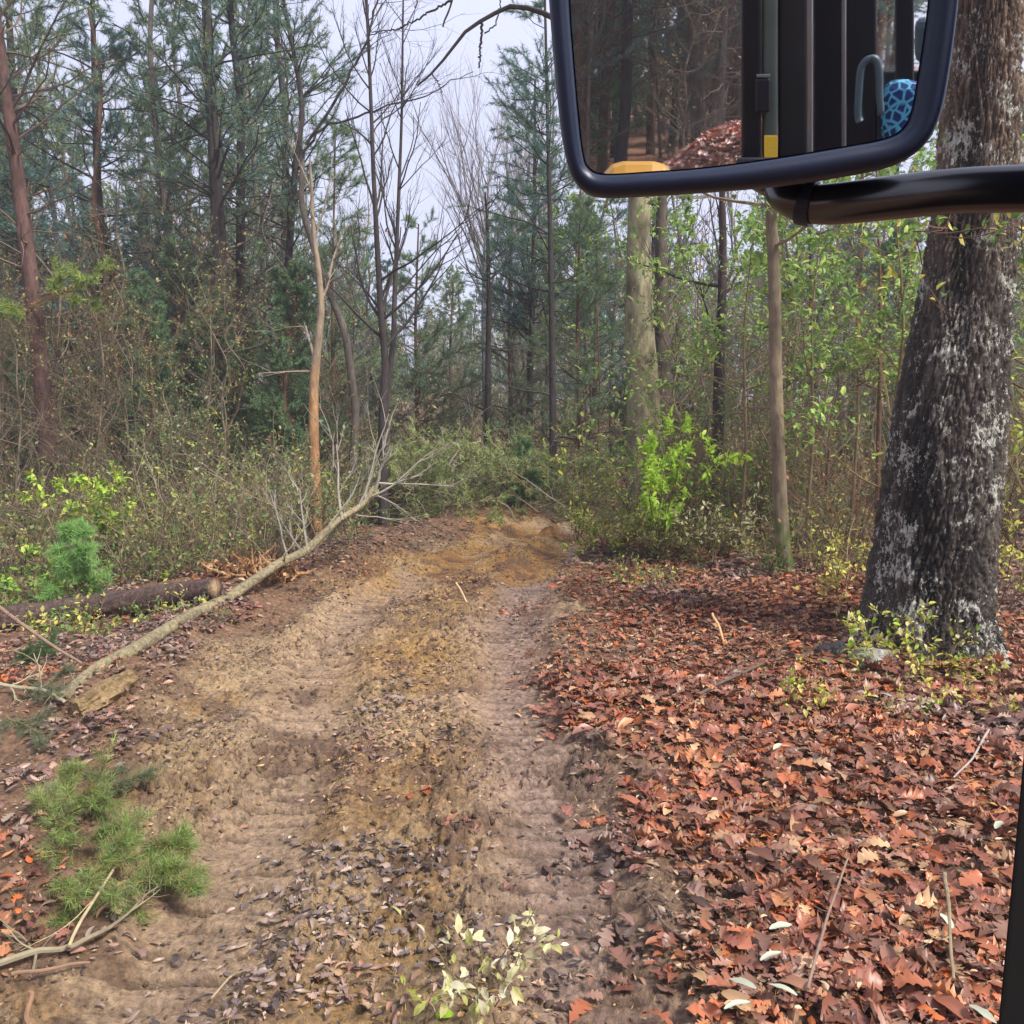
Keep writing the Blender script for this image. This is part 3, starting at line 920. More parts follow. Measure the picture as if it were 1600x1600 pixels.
# thin branch crossing the sky, from the leaning pine
def sky_branch():
    rng = np.random.default_rng(12)
    loc, path = pxpath([(545, 800), (556, 640), (540, 520), (500, 420), (470, 320), (473, 235)], 13.6)
    root = empty("bare_tree", loc, "crooked bare tree whose thin limb crosses the sky to the upper right", "tree")
    tm, pts, R = trunk_mesh(path, np.linspace(.07, .035, len(path)), BR_GREY * .55, rng, k=10, flare=.2)
    tm.build("trunk", M_BARK, root, smooth=True)
    wd = MB(); L = np.array(loc)
    for pth, r0, r1 in (([(473, 238), (505, 198), (550, 185), (610, 165), (665, 152), (700, 128), (740, 112)], .022, .005),
                        ([(478, 226), (510, 180), (545, 120), (572, 65), (590, 0), (600, -60)], .024, .012),
                        ([(473, 235), (455, 195), (448, 130), (440, 60)], .018, .01),
                        ([(572, 55), (600, 50), (640, 40)], .008, .004),
                        ([(560, 345), (575, 380), (600, 420), (640, 445)], .03, .016),
                        ([(690, 450), (700, 410), (730, 380), (760, 340)], .012, .005)):
        W = np.array([P(a, b, 13.5) for a, b in pth]) - L
        if pth[0][0] in (560, 690): continue
        d = np.concatenate([[0], np.cumsum(np.linalg.norm(np.diff(W, axis=0), axis=1))]); uu = np.linspace(0, d[-1], 26)
        Q = np.stack([np.interp(uu, d, W[:, i]) for i in range(3)], -1); Q[1:-1] += rng.normal(0, .012, (24, 3))
        wd.tube(Q, np.linspace(r0, r1, 26), BR_DARK, 5); tips = []
        for _ in range(9):
            i = rng.integers(5, 25); dv = Q[i] - Q[i - 1]
            branch(wd, rng, Q[i], dv / np.linalg.norm(dv) + rng.normal(0, .5, 3), rng.uniform(.4, 1.1), .006, 1, BR_DARK * 1.1, tips, kids=3, k=3)
    wd.build("branches", M_TWIG, root)
sky_branch()

# ------------------------------------------------------------------ the wood behind: variants, then copies
SLOTS = []
def variant_pine(seed, h, r, col, **kw):
    rng = np.random.default_rng(seed)
    path = [(rng.normal(0, .02 * i), rng.normal(0, .02 * i), h * i / 8 - (0.1 if i == 0 else 0)) for i in range(9)]
    root = empty("pine_tree", (0, -60, 0), "x", "tree")
    make_pine("pine_tree", root, path, r, col, seed, k=8, **kw)
    return root


V = {}
V['pineA'] = variant_pine(201, 12.0, .13, BR_DARK, crown=(.3, 1), nlimb=60, llen=2.0, ndead=30, cols=PINE_G, nw=.011, tuft_n=10, nlen=.10)
V['pineB'] = variant_pine(202, 9.5, .10, BR_BROWN, crown=(.2, 1), nlimb=60, llen=1.7, ndead=26, cols=PINE_BL, nw=.011, tuft_n=10, nlen=.10)
V['pineC'] = variant_pine(203, 10.5, .09, BR_GREY * .7, crown=(.35, 1), nlimb=46, llen=1.6, ndead=50, cols=PINE_G + CEDAR_G, nw=.011, tuft_n=10, nlen=.10, deadlen=1.7)
V['cedar'] = variant_pine(204, 5.5, .07, BR_BROWN, crown=(.08, 1), nlimb=130, llen=1.15, ndead=4, cols=CEDAR_G, nw=.011, tuft_n=12, nlen=.08, ang=(0.1, .8))
def variant_bare(name, seed, h, r, col, **kw):
    rng = np.random.default_rng(seed)
    path = [(rng.normal(0, .03 * i), rng.normal(0, .03 * i), h * i / 7 - (0.1 if i == 0 else 0)) for i in range(8)]
    root = empty(name, (0, -60, 0), "x", "tree")
    make_bare(root, path, r, col, seed, k=8, **kw)
    return root
V['bareA'] = variant_bare("bare_tree", 211, 9.0, .07, lin(120, 112, 110), nl=22, llen=2.6, start=.25, ang=(.7, 1.25), spread=.45)
V['bareB'] = variant_bare("bare_tree", 212, 6.5, .045, lin(112, 98, 84), nl=26, llen=1.8, start=.12, ang=(.2, 1.1), leaves=420, lcols=OLIVE + BROWNL, lsize=.075)
V['sapl'] = variant_bare("sapling", 213, 3.6, .028, lin(118, 104, 84), nl=30, llen=1.2, start=.06, ang=(.0, 1.0), leaves=1500, lcols=OLIVE + GREEN, lsize=.06)
V['dead'] = variant_bare("sapling", 214, 3.8, .026, lin(112, 100, 84), nl=44, llen=1.25, start=.03, ang=(-.2, 1.0), depth=2, kids=5, leaves=900, lcols=OLIVE + BROWNL[:1], lsize=.055)
LAB = {
 'pineA': ("tall dark pine", "tall pines in the wood"),
 'pineB': ("middle-sized blue-green pine", "blue-green pines in the wood"),
 'pineC': ("thin pine with long dead lower branches", "thin pines in the wood"),
 'cedar': ("bushy cedar", "bushy cedars in the wood"),
 'bareA': ("leafless grey tree with upswept twigs", "leafless trees in the wood"),
 'bareB': ("small hardwood with sparse olive leaves", "sparse hardwoods in the wood"),
 'sapl': ("leafy olive-green sapling", "leafy saplings in the thicket"),
 'dead': ("twiggy pale-brown sapling", "twiggy saplings in the thicket"),
}
ZONES = [(70, "left of the reddish pine"), (200, "just right of the reddish pine"), (330, "left of the tall dark pine"), (410, "right of the tall dark pine"),
         (490, "left of the orange snag"), (590, "just right of the orange snag"), (680, "left of the pale fan-shaped tree"), (810, "under the open gap of sky"),
         (900, "around the slim dark pine"), (990, "left of the thick pale trunk"), (1110, "right of the thick pale trunk"),
         (1210, "left of the smooth brown sapling"), (1300, "right of the smooth brown sapling"), (1420, "left of the oak"), (9999, "behind the oak")]
def where_words(x, y):
    if y < 0:
        return ("close" if y > -10 else "deep") + " in the wood behind, seen in the mirror"
    px = 800 + x / y * F / .99
    z = next(w for l, w in ZONES if px < l)
    d = "standing close" if y < 13 else "standing" if y < 16.5 else "farther back" if y < 20 else "deep" if y < 26 else "deepest in"
    return d + " " + z


used = {k: False for k in V}
NAMES = {k: V[k].name.split('.')[0] for k in V}
def put(kind, x, y, s, rz, tilt=0.0):
    if not used[kind]:
        o = V[kind]; used[kind] = True
    else:
        o = copy_tree(V[kind])
    o.location = (x, y, Hs(x, y) - 0.05)
    o.rotation_euler = (tilt * math.cos(rz * 3), tilt * math.sin(rz * 3), rz)
    o.scale = (s, s, s)
    o["label"] = LAB[kind][0] + " " + where_words(x, y); o["group"] = LAB[kind][1]
    return o


R1 = random.Random(4)
def too_open(px, y):
    # the gap of sky down the middle and the track stay clear
    return 610 < px < 800 or (y < 13.5 and 380 < px < 1000)
spots = []
def scatter(n, kinds, px0, px1, y0, y1, s0, s1, mind=.7):
    c = 0; tries = 0
    while c < n and tries < n * 40:
        tries += 1
        y = R1.uniform(y0, y1); px = R1.uniform(px0, px1)
        if too_open(px, y): continue
        x = X(px, y)
        if any((x - a) ** 2 + (y - b) ** 2 < mind ** 2 for a, b in spots): continue
        spots.append((x, y)); c += 1
        put(R1.choice(kinds), x, y, R1.uniform(s0, s1), R1.uniform(0, 6.28), R1.uniform(0, .07))


scatter(34, ['pineA', 'pineB', 'pineC', 'pineA', 'pineC'], -120, 450, 16, 30, .8, 1.15, 1.0)
scatter(24, ['pineB', 'bareB', 'bareB', 'bareA', 'dead'], 480, 640, 17, 32, .42, .62, .7)
scatter(16, ['pineB', 'bareB', 'sapl', 'pineC'], 800, 960, 17, 30, .5, .75, .8)
scatter(20, ['pineC', 'bareB', 'pineB', 'pineA', 'bareB'], 950, 1760, 16, 32, .75, 1.1, 1.0)
scatter(34, ['cedar', 'bareB', 'cedar'], -100, 470, 13.5, 22, .6, .95, .9)
scatter(12, ['cedar', 'bareB'], 880, 1700, 14, 24, .55, .85, .9)
scatter(26, ['sapl', 'dead', 'dead'], -80, 560, 11.5, 17, .7, 1.1, .5)
scatter(26, ['sapl', 'dead', 'sapl'], 1010, 1700, 10.5, 17, .6, 1.0, .5)
scatter(12, ['bareA'], 540, 860, 22, 32, .9, 1.2, 1.0)
scatter(6, ['bareA'], -50, 1500, 20, 30, .9, 1.2, 1.0)
# the middle: low growth only, so the sky shows above it
for i in range(16):
    y = R1.uniform(20, 34); px = R1.uniform(630, 810)
    put(R1.choice(['sapl', 'sapl', 'bareB', 'dead']), X(px, y), y, R1.uniform(.55, .75), R1.uniform(0, 6), .03)
for i in range(22):
    y = R1.uniform(34, 48); px = R1.uniform(450, 1000)
    put(R1.choice(['sapl', 'pineB', 'bareB', 'bareA']), X(px, y), y, R1.uniform(.65, .9) * (.75 if 600 < px < 800 else 1), R1.uniform(0, 6), .03)
# behind the camera: the wood the mirror shows
for i in range(84):
    y = -R1.uniform(12, 34); x = .3 + R1.uniform(-.42, .16) * (-y) - R1.uniform(0, .6)
    if track_w(np.array([x]), np.array([y]))[0] > -.4: continue
    put(R1.choice(['pineA', 'pineC', 'pineB', 'bareB', 'sapl', 'dead', 'cedar', 'dead']), x, y, R1.uniform(.6, .9), R1.uniform(0, 6), .05)
for i in range(60):
    y = -R1.uniform(14, 32); x = .2 + R1.uniform(-.30, .04) * (-y)
    if track_w(np.array([x]), np.array([y]))[0] > -.4: continue
    put(R1.choice(['pineA', 'pineC', 'pineB', 'cedar', 'bareB']), x, y, R1.uniform(.7, 1.0), R1.uniform(0, 6), .05)
for k, o in list(V.items()):
    assert used[k]

# distant wood as one mass
def distant():
    rng = np.random.default_rng(8); mb = MB()
    for i in range(230):
        a = rng.uniform(-1, 1); y = rng.uniform(48, 85); x = a * y * .75
        if abs(x) < 4 and rng.random() < .3: continue
        h = rng.uniform(5, 9) if -0.16 * y < x < 0.02 * y else rng.uniform(8, 14)
        col = BR_BROWN * rng.uniform(.7, 1.2)
        mb.tube([(x, y, -.3), (x + rng.normal(0, .3), y, h * .5), (x + rng.normal(0, .3), y, h)], [.16, .1, .03], col, 5, cap=False)
        n = 900
        t = rng.uniform(.12, 1, n); rr = (1.15 - t) * 2.0 * np.sqrt(rng.uniform(0, 1, n)); an = rng.uniform(0, 6.28, n)
        cl_ = np.array([x, y, 0]) + np.stack([rr * np.cos(an), rr * np.sin(an), t * h], -1)
        c = pick(rng, PINE_G + OLIVE[:2] + CEDAR_G, 1, .1)
        mb.inst(*QUADLEAF, cl_, rdir(rng, n), rdir(rng, n), rng.uniform(.15, .4, n), np.repeat(c, n, 0) * rng.uniform(.7, 1.3, (n, 1)))
    tag(mb.build("distant_wood", M_NEEDLE), "hazy grey-green wood closing the view beyond the gap", "wood", kind="stuff")
distant()

# ------------------------------------------------------------------ shrubs one can tell apart
def shrub_at(px, py, label, h, spread, nst, cols, nleaf, lsize, seed, name="shrub", stem=BR_BROWN, y=None, **kw):
    if y is None:
        g = G(px, py); x, yy = g[0], g[1]
    else:
        yy = y; x = X(px, y)
    root = empty(name, (float(x), float(yy), Hs(x, yy)), label, "shrub")
    return make_shrub(root, h, spread, nst, stem, cols, nleaf, lsize, seed, **kw)


shrub_at(1035, 800, "bright lime-green leafy bush in front of the thick pale trunk", 1.5, .07, 10, [lin(196, 226, 84), lin(176, 214, 70), lin(208, 232, 110)], 1900, .085, 301, y=9.9, ratio=.2, side=.6)
shrub_at(1070, 810, "duller green bush just right of the bright lime bush", 1.35, .35, 10, GREEN + LIME[:1] + YELLOW[:1], 1000, .065, 302, y=10.9)
shrub_at(160, 800, "yellow-green broad-leaved bush beside the foot of the reddish pine", 1.2, .3, 10, [lin(190, 214, 84)] + LIME + YELLOW[:1], 900, .095, 303, y=10.3, ratio=.3)
shrub_at(285, 800, "tall olive bush with pale grey-green top leaves, left of the fallen tree", 1.75, .3, 11, [lin(150, 162, 110), lin(176, 186, 150), lin(120, 132, 76)], 1100, .065, 304, y=12.3)
shrub_at(905, 790, "small yellow-green bush on the right edge where the track ends", 1.4, .16, 5, YELLOW + LIME[:1], 170, .08, 305, y=11.6)
shrub_at(1110, 870, "pale cream-leaved bush at the edge of the leaf litter", .75, .6, 10, PALE + OLIVE[:1], 520, .06, 306, y=9.6)
shrub_at(1330, 925, "small yellow-leaved plant left of the oak foot", .5, .6, 7, YELLOW, 260, .055, 307, y=7.6)
shrub_at(1200, 840, "green bush behind the smooth brown sapling", 1.1, .5, 9, GREEN + YELLOW[1:2], 480, .07, 308, y=10.8)
shrub_at(30, 930, "glossy green ground bush at the left edge behind the dark log", .55, .8, 10, GREEN + LIME, 620, .075, 309, y=9.0)
shrub_at(960, 850, "low yellow-green bush on the right verge of the far track", .6, .9, 14, YELLOW + LIME[1:2] + GREEN[:1], 1800, .05, 310, y=10.3)
shrub_at(1030, 840, "low olive bush under the bright lime bush", .65, .8, 14, OLIVE + YELLOW[1:2] + GREEN[:1], 1600, .05, 311, y=9.9)
shrub_at(1215, 930, "dark green tuft at the mossy foot of the smooth brown sapling", .28, .7, 9, [lin(70, 100, 48), lin(92, 120, 56)], 200, .05, 312, y=8.45)
shrub_at(1580, 960, "yellow-green leafy sprigs low on the right of the oak", .8, .5, 9, YELLOW + LIME[:1], 300, .06, 313, y=7.2)
shrub_at(1560, 820, "tall yellow-green bush filling the gap right of the oak", 2.2, .35, 12, YELLOW + OLIVE + GREEN, 1100, .07, 314, y=9.5)
shrub_at(1330, 860, "brown twiggy bush with rusty leaves left of the oak", 1.4, .5, 12, BROWNL + OLIVE, 500, .055, 315, y=9.4, stem=lin(130, 100, 76))
shrub_at(1130, 820, "thin olive-leaved bush between the crooked black trunk and the sapling", 1.2, .5, 10, OLIVE + GREEN, 700, .055, 316, y=11.2)
shrub_at(210, 880, "tangled grey-brown bush with small olive leaves behind the dark log", 1.1, .7, 14, OLIVE + YELLOW[:1], 900, .045, 317, y=10.8, stem=lin(150, 132, 108))
shrub_at(330, 860, "grey-brown brushy bush in front of the tall dark pine", 1.3, .6, 14, OLIVE + BROWNL, 500, .045, 318, y=11.4, stem=lin(140, 126, 108))
shrub_at(420, 850, "wiry grey bush left of the orange snag", 1.3, .5, 12, OLIVE + BROWNL, 300, .045, 319, y=11.3, stem=lin(138, 128, 118))


def young_pine(px, py, y, h, label, seed, cols=PINE_G):
    g = (X(px, y), y); z = Hs(*g)
    root = empty("young_pine", (g[0], g[1], z), label, "tree")
    make_pine("young_pine", root, [(0, 0, -.05), (0.02, 0, h * .5), (0, 0, h)], .02, BR_BROWN, seed, crown=(.1, 1), nlimb=26, llen=h * .42, ndead=0, nlen=.09, nw=.005, tuft_n=14, cols=cols, k=6, ang=(.3, 1.1))
young_pine(97, 930, 8.6, .75, "knee-high feathery young pine standing over the dark log", 331, [lin(124, 166, 90), lin(146, 184, 108)])
young_pine(815, 800, 13.6, 1.0, "dark green young pine at the end of the track", 332, [lin(78, 114, 78), lin(92, 128, 86)])

# ------------------------------------------------------------------ brush pile at the end of the track
def brush_pile():
    rng = np.random.default_rng(41); wd = MB(); nd = MB(); pp = []; dd = []
    c0 = G(700, 812); y0 = 13.4
    root = empty("brush_pile", (X(715, y0), y0, 0), "heap of felled pine boughs closing the end of the track", "brush pile")
    for i in range(105):
        x = rng.uniform(-1.6, 1.7); dy = rng.uniform(-.5, .9)
        z = Hs(root.location.x + x, y0 + dy) + rng.uniform(0, .85) * (1 - abs(x) / 2.2)
        a = rng.uniform(0, 2 * np.pi); tips = []
        branch(wd, rng, (x, dy, z), (math.cos(a), math.sin(a) * .5, rng.uniform(-.1, .8)), rng.uniform(.5, 1.3), .012, 2, BR_GREY if rng.random() < .5 else BR_BROWN, tips, kids=4, k=3, up=-.02)
        if rng.random() < .75:
            for q, d in tips:
                for _ in range(5):
                    j = rng.integers(1, len(q) - 1); pp.append(q[j]); v = q[j + 1] - q[j]; dd.append(v / np.linalg.norm(v))
    wd.build("boughs", M_TWIG, root)
    tufts(nd, rng, np.array(pp), np.array(dd), 9, .08, .009, [lin(132, 152, 92), lin(150, 162, 98), lin(160, 162, 116)])
    nd.build("needles", M_NEEDLE, root)
brush_pile()

# ------------------------------------------------------------------ fallen trees, logs, sticks
def log_from(mb, pix, r, col, k=18, rows=70, rough=.08, seed=1, zoff=0.0, ys=None):
    """pix: list of (px,py[,lift]) centre-line; points without ys lie on the ground plane"""
    W = []
    for i, p in enumerate(pix):
        if ys is not None and ys[i] is not None: W.append(P(p[0], p[1], ys[i]))
        else: W.append(GH(p[0], p[1], zoff))
    W = np.array(W)
    s = np.concatenate([[0], np.cumsum(np.linalg.norm(np.diff(W, axis=0), axis=1))]); u = np.linspace(0, s[-1], rows)
    Q = np.stack([np.interp(u, s, W[:, i]) for i in range(3)], -1)
    for _ in range(4): Q[1:-1] = (Q[:-2] + 2 * Q[1:-1] + Q[2:]) / 4
    R = np.interp(u, s, r)
    t = np.gradient(Q, axis=0); t /= np.linalg.norm(t, axis=1)[:, None]
    a = np.cross(t, [0, 0, 1.0]); a /= np.linalg.norm(a, axis=1)[:, None]; b = np.cross(t, a)
    an = np.arange(k) * 2 * np.pi / k
    nz = .55 * fbm(np.cos(an)[None] * 2.2 + 9, np.sin(an)[None] * 2.2 + u[:, None] * 3.5, seed, 4) + .45 * fbm(np.cos(an)[None] * 5 + 9, np.sin(an)[None] * 5 + u[:, None] * 13, seed + 9, 4, .65) - .5
    rr = R[:, None] * (1 + rough * 3 * nz)
    V = Q[:, None] + rr[..., None] * (np.cos(an)[None, :, None] * a[:, None] + np.sin(an)[None, :, None] * b[:, None])
    i = np.arange(rows - 1)[:, None] * k; j = np.arange(k)[None]; j2 = (j + 1) % k
    q = np.stack([i + j, i + j2, i + k + j2, i + k + j], -1).reshape(-1, 4)
    cn = fbm(V[..., 0] * 5, V[..., 1] * 5 + V[..., 2] * 5, seed + 3, 4)[..., None]
    cc = (np.asarray(col)[None, None] * (.6 + .8 * cn)).reshape(-1, 3)
    n0 = mb.n
    mb.add(V.reshape(-1, 3), q, cc)
    for e in (0, rows - 1):
        mb.v.append(Q[e][None]); mb.c.append((lin(190, 160, 120))[None])
        mb.t.append(np.stack([n0 + e * k + np.arange(k), n0 + e * k + (np.arange(k) + 1) % k, np.full(k, mb.n)], -1)); mb.n += 1
    return Q


M_LOG = attr_mat("log_bark", .85, 30, (.4, 1.6), 1.0, 45, .03, spec=.25)


def fallen():
    rng = np.random.default_rng(3)
    # thick dark log
    mb = MB()
    Q = log_from(mb, [(-260, 985), (-60, 978), (60, 962), (180, 945), (270, 930), (336, 919)], [.13, .13, .115, .12, .105, .085], lin(92, 74, 68), seed=5, rough=.16, k=30, rows=160, zoff=.12)
    o = mb.build("fallen_log", M_LOG, smooth=True); tag(o, "thick dark wet log lying across the left bank", "log")
    # pale fallen tree
    root = empty("fallen_tree", tuple(G(150, 1070)), "pale fallen young tree lying along the left bank, twiggy top raised", "fallen tree")
    L = np.array(root.location); mb = MB()
    pix = [(96, 1092), (150, 1045), (212, 1014), (290, 965), (362, 932), (432, 882), (478, 862), (528, 812), (566, 790), (590, 754)]
    g_ = [GH(*p, .05)[1] for p in pix[:5]]; ysl = [None] * 5 + [g_[4] + .45, g_[4] + .8, g_[4] + 1.15, g_[4] + 1.4, g_[4] + 1.6]; yb = ysl[-1] - 9.2
    Q = log_from(mb, pix, [.036, .042, .050, .046, .049, .042, .042, .032, .030, .020], lin(150, 138, 108), seed=8, rough=.22, k=16, rows=140, ys=ysl, zoff=.035)
    mb.v = [v - L for v in mb.v]; mb.build("trunk", M_LOG, root, smooth=True)
    wd = MB(); tips = []
    def br(a, b, r, y0, y1, dep=2):
        A = P(*a, y0 + yb) - L; B = P(*b, y1 + yb) - L
        branch(wd, rng, A, B - A, np.linalg.norm(B - A), r, dep, lin(150, 144, 130), tips, wob=.1, up=.02, kids=4, spread=.55, ratio=.45, n=7, k=5)
    br((585, 768), (602, 690), .022, 9.15, 9.2); br((570, 785), (640, 715), .014, 9.1, 9.4); br((535, 812), (500, 700), .016, 8.75, 8.9)
    br((480, 855), (470, 765), .014, 8.4, 8.6); br((470, 860), (430, 800), .012, 8.4, 8.2); br((570, 785), (565, 700), .012, 9.0, 9.2)
    br((590, 775), (650, 790), .010, 9.1, 9.5, 1); br((470, 770), (440, 740), .008, 8.6, 8.6, 1); br((600, 700), (620, 640), .008, 9.2, 9.3, 1)
    br((520, 730), (522, 620), .008, 8.9, 9.1, 1)
    br((592, 755), (700, 760), .013, 9.2, 9.6); br((580, 775), (690, 720), .012, 9.1, 9.5); br((560, 790), (620, 650), .012, 9.0, 9.1); br((545, 800), (640, 830), .009, 8.9, 9.3, 1)
    br((500, 840), (555, 760), .010, 8.6, 8.9); br((450, 872), (415, 760), .010, 8.3, 8.4); br((430, 885), (470, 800), .007, 8.2, 8.4, 1)
    wd.build("branches", M_TWIG, root)
    # rotten wood chunk at its butt
    mb = MB(); mb_q = log_from(mb, [(118, 1112), (160, 1085), (205, 1058)], [.06, .075, .05], lin(150, 126, 90), seed=12, rough=.42, k=24, rows=70, zoff=.04)
    tag(mb.build("wood_chunk", M_LOG), "short rotten tan wood chunk near the butt of the pale fallen tree", "log")
    # splintered orange root plate
    g = GH(392, 903); root = empty("uprooted_stump", (g[0], g[1], Hs(g[0], g[1])), "splintered orange-brown stump beyond the dark log", "stump")
    mb = MB()
    for i in range(150):
        a = rng.uniform(0, 2 * np.pi); e = rng.uniform(-.2, .8)
        pts = polyline(rng, (rng.normal(0, .26), rng.normal(0, .16), rng.uniform(0, .12)), (math.cos(a) * math.cos(e), math.sin(a) * math.cos(e), math.sin(e)), rng.uniform(.08, .3), 5, .35)
        mb.tube(pts, np.linspace(rng.uniform(.008, .028), .003, 6), pick(rng, [lin(166, 122, 80), lin(136, 96, 64), lin(180, 142, 100), lin(96, 66, 50)], 1)[0], 5)
    mb.build("splinters", M_LOG, root)
    mb = MB(); n = 10; 
    mb.tube([(0, 0, -.1), (0, 0, .04), (.02, 0, .12)], [.30, .20, .04], lin(120, 92, 66), 14)
    mb.build("root_ball", M_LOG, root)
fallen()


def stick(pix, r0, r1, col, label, ys=None, zoff=.03, twigs=0, seed=1, name="stick"):
    rng = np.random.default_rng(seed)
    W = np.array([P(a, b, ys[i]) if ys else GH(a, b, zoff) for i, (a, b) in enumerate(pix)])
    s = np.concatenate([[0], np.cumsum(np.linalg.norm(np.diff(W, axis=0), axis=1))]); u = np.linspace(0, s[-1], 16)
    Q = np.stack([np.interp(u, s, W[:, i]) for i in range(3)], -1); Q[1:-1] += rng.normal(0, r0 * .16, (14, 3)); Q[1:-1] = (Q[:-2] + Q[1:-1] * 2 + Q[2:]) / 4 + np.sin(np.arange(14) * .5 + seed)[:, None] * r0 * .5
    mb = MB(); mb.tube(Q, np.linspace(r0, r1, 16), col, 7)
    tips = []
    for _ in range(twigs):
        i = rng.integers(4, 15); d = Q[i] - Q[i - 1]; d /= np.linalg.norm(d)
        branch(mb, rng, Q[i], d + rng.normal(0, .6, 3) * np.array([1, 1, .4]), rng.uniform(.12, .35), r0 * .45, 1, col, tips, kids=3, k=4)
    return tag(mb.build(name, M_TWIG), label, "stick")


stick([(-40, 925), (40, 975), (110, 1030), (165, 1062)], .016, .008, lin(136, 112, 94), "pinkish-tan stick slanting down from the left edge over the dark log", ys=[6.6, 6.4, 6.2, 6.1], twigs=5, seed=2)
stick([(-30, 1062), (50, 1075), (100, 1095)], .015, .010, lin(168, 158, 128), "pale grey-green curved branch at the left edge below the logs", twigs=6, seed=3, zoff=.08)
stick([(206, 1314), (160, 1385), (125, 1440), (108, 1478)], .005, .006, lin(176, 160, 124), "thin straight pale twig lying across the green pine sprig", zoff=.07, seed=4, twigs=2)
stick([(108, 1478), (50, 1490), (-30, 1510)], .010, .014, lin(138, 128, 104), "mossy grey branch running out at the left edge near the bottom", zoff=.04, seed=5, twigs=5)
stick([(108, 1480), (165, 1455), (215, 1415)], .010, .004, lin(130, 118, 96), "short dark branch below the green pine sprig", zoff=.05, seed=6, twigs=2)
stick([(140, 1504), (80, 1512), (18, 1522)], .005, .007, lin(132, 104, 86), "pink-brown broken stick in the bottom left corner", zoff=.05, seed=7)
stick([(45, 1620), (46, 1550)], .010, .007, lin(140, 108, 84), "split orange wood stub at the bottom left edge", zoff=.07, seed=8)
stick([(742, 962), (728, 938), (712, 910)], .007, .010, lin(200, 170, 136), "short pale stick standing out in the middle of the far track", ys=[8.1, 8.15, 8.2], seed=9)
stick([(1138, 1018), (1126, 988), (1113, 958)], .010, .009, lin(214, 166, 120), "short tan stick in the leaf litter left of the oak", ys=[6.55, 6.6, 6.7], seed=10)
stick([(1262, 1545), (1290, 1440), (1325, 1340)], .006, .004, lin(132, 112, 98), "long thin brown twig across the red leaves at the bottom right", zoff=.09, seed=11, twigs=1)
stick([(1476, 1365), (1484, 1440), (1490, 1530)], .008, .005, lin(134, 122, 98), "greyish mossy twig near the right edge among the red leaves", zoff=.09, seed=12, twigs=1)
stick([(1092, 1085), (1150, 1055), (1190, 1038)], .010, .008, lin(96, 84, 74), "dark forked twig in the leaf litter between track and oak", zoff=.08, seed=13, twigs=2)
stick([(1545, 1140), (1520, 1185), (1490, 1215)], .006, .004, lin(160, 148, 140), "thin grey twig below the oak near the right edge", zoff=.1, seed=14)
stick([(420, 1500), (360, 1525), (330, 1560)], .005, .004, lin(160, 140, 110), "thin dry twig on the mud at the bottom", zoff=.03, seed=15)
stick([(1075, 1470), (1035, 1440), (1005, 1400)], .006, .004, lin(110, 90, 78), "short dark twig at the right edge of the right rut", zoff=.04, seed=16)

# green pine sprig lying on the left of the track
def sprig(cpx, label, seed, n, spread_px, cols):
    rng = np.random.default_rng(seed); c = GH(*cpx, .05); root = empty("pine_sprig", (c[0], c[1], Hs(c[0], c[1])), label, "pine branch")
    wd = MB(); nd = MB(); pp = []; dd = []
    for (a, b) in spread_px:
        A = GH(*a, .06); B = GH(*b, .08)
        A = A - np.array(root.location); B = B - np.array(root.location); A[2] = Hs(A[0] + c[0], A[1] + c[1]) - root.location.z + .03; B[2] = A[2] + .05
        tips = []
        branch(wd, rng, A, B - A, np.linalg.norm(B - A), .006, 2, lin(120, 104, 66), tips, wob=.1, up=0, kids=7, spread=.55, ratio=.36, k=4)
        for q, d in tips:
            q[:, 2] = np.maximum(q[:, 2], A[2] - .03)
            for _ in range(n):
                j = rng.integers(0, len(q) - 1); pp.append(q[j]); v = q[j + 1] - q[j]; dd.append(v / np.linalg.norm(v))
    wd.build("twig", M_TWIG, root)
    tufts(nd, rng, np.array(pp), np.array(dd), 10, .05, .0019, cols, spread=.65)
    nd.build("needles", M_NEEDLE, root)
sprig((170, 1310), "fresh green feathery pine bough lying on the left edge of the track", 401, 7,
      [((95, 1240), (150, 1260)), ((110, 1300), (70, 1250)), ((140, 1330), (110, 1400)), ((210, 1370), (290, 1400)), ((200, 1330), (270, 1320)), ((75, 1260), (120, 1380)), ((75, 1250), (110, 1215)), ((110, 1370), (230, 1330)), ((150, 1390), (280, 1380)), ((150, 1350), (205, 1405)), ((90, 1300), (160, 1340)), ((230, 1340), (285, 1345))],
      [lin(128, 158, 80), lin(114, 132, 84), lin(144, 172, 86), lin(132, 134, 98), lin(148, 124, 84)])
sprig((170, 1215), "faded grey-green pine bough just above the fresh green one", 402, 4,
      [((100, 1200), (190, 1190)), ((120, 1240), (210, 1220))], [lin(112, 118, 84), lin(98, 104, 78)])
sprig((50, 1085), "grey-green needly bough at the left edge beside the pale fallen tree", 403, 6,
      [((20, 1080), (90, 1090)), ((10, 1110), (60, 1140)), ((40, 1060), (100, 1060))], [lin(128, 134, 104), lin(104, 112, 84)])
sprig((30, 1010), "dark green bough under the dark log at the left edge", 404, 7,
      [((-20, 1010), (60, 1020)), ((0, 1040), (70, 1000))], [lin(60, 88, 50), lin(78, 104, 58)])

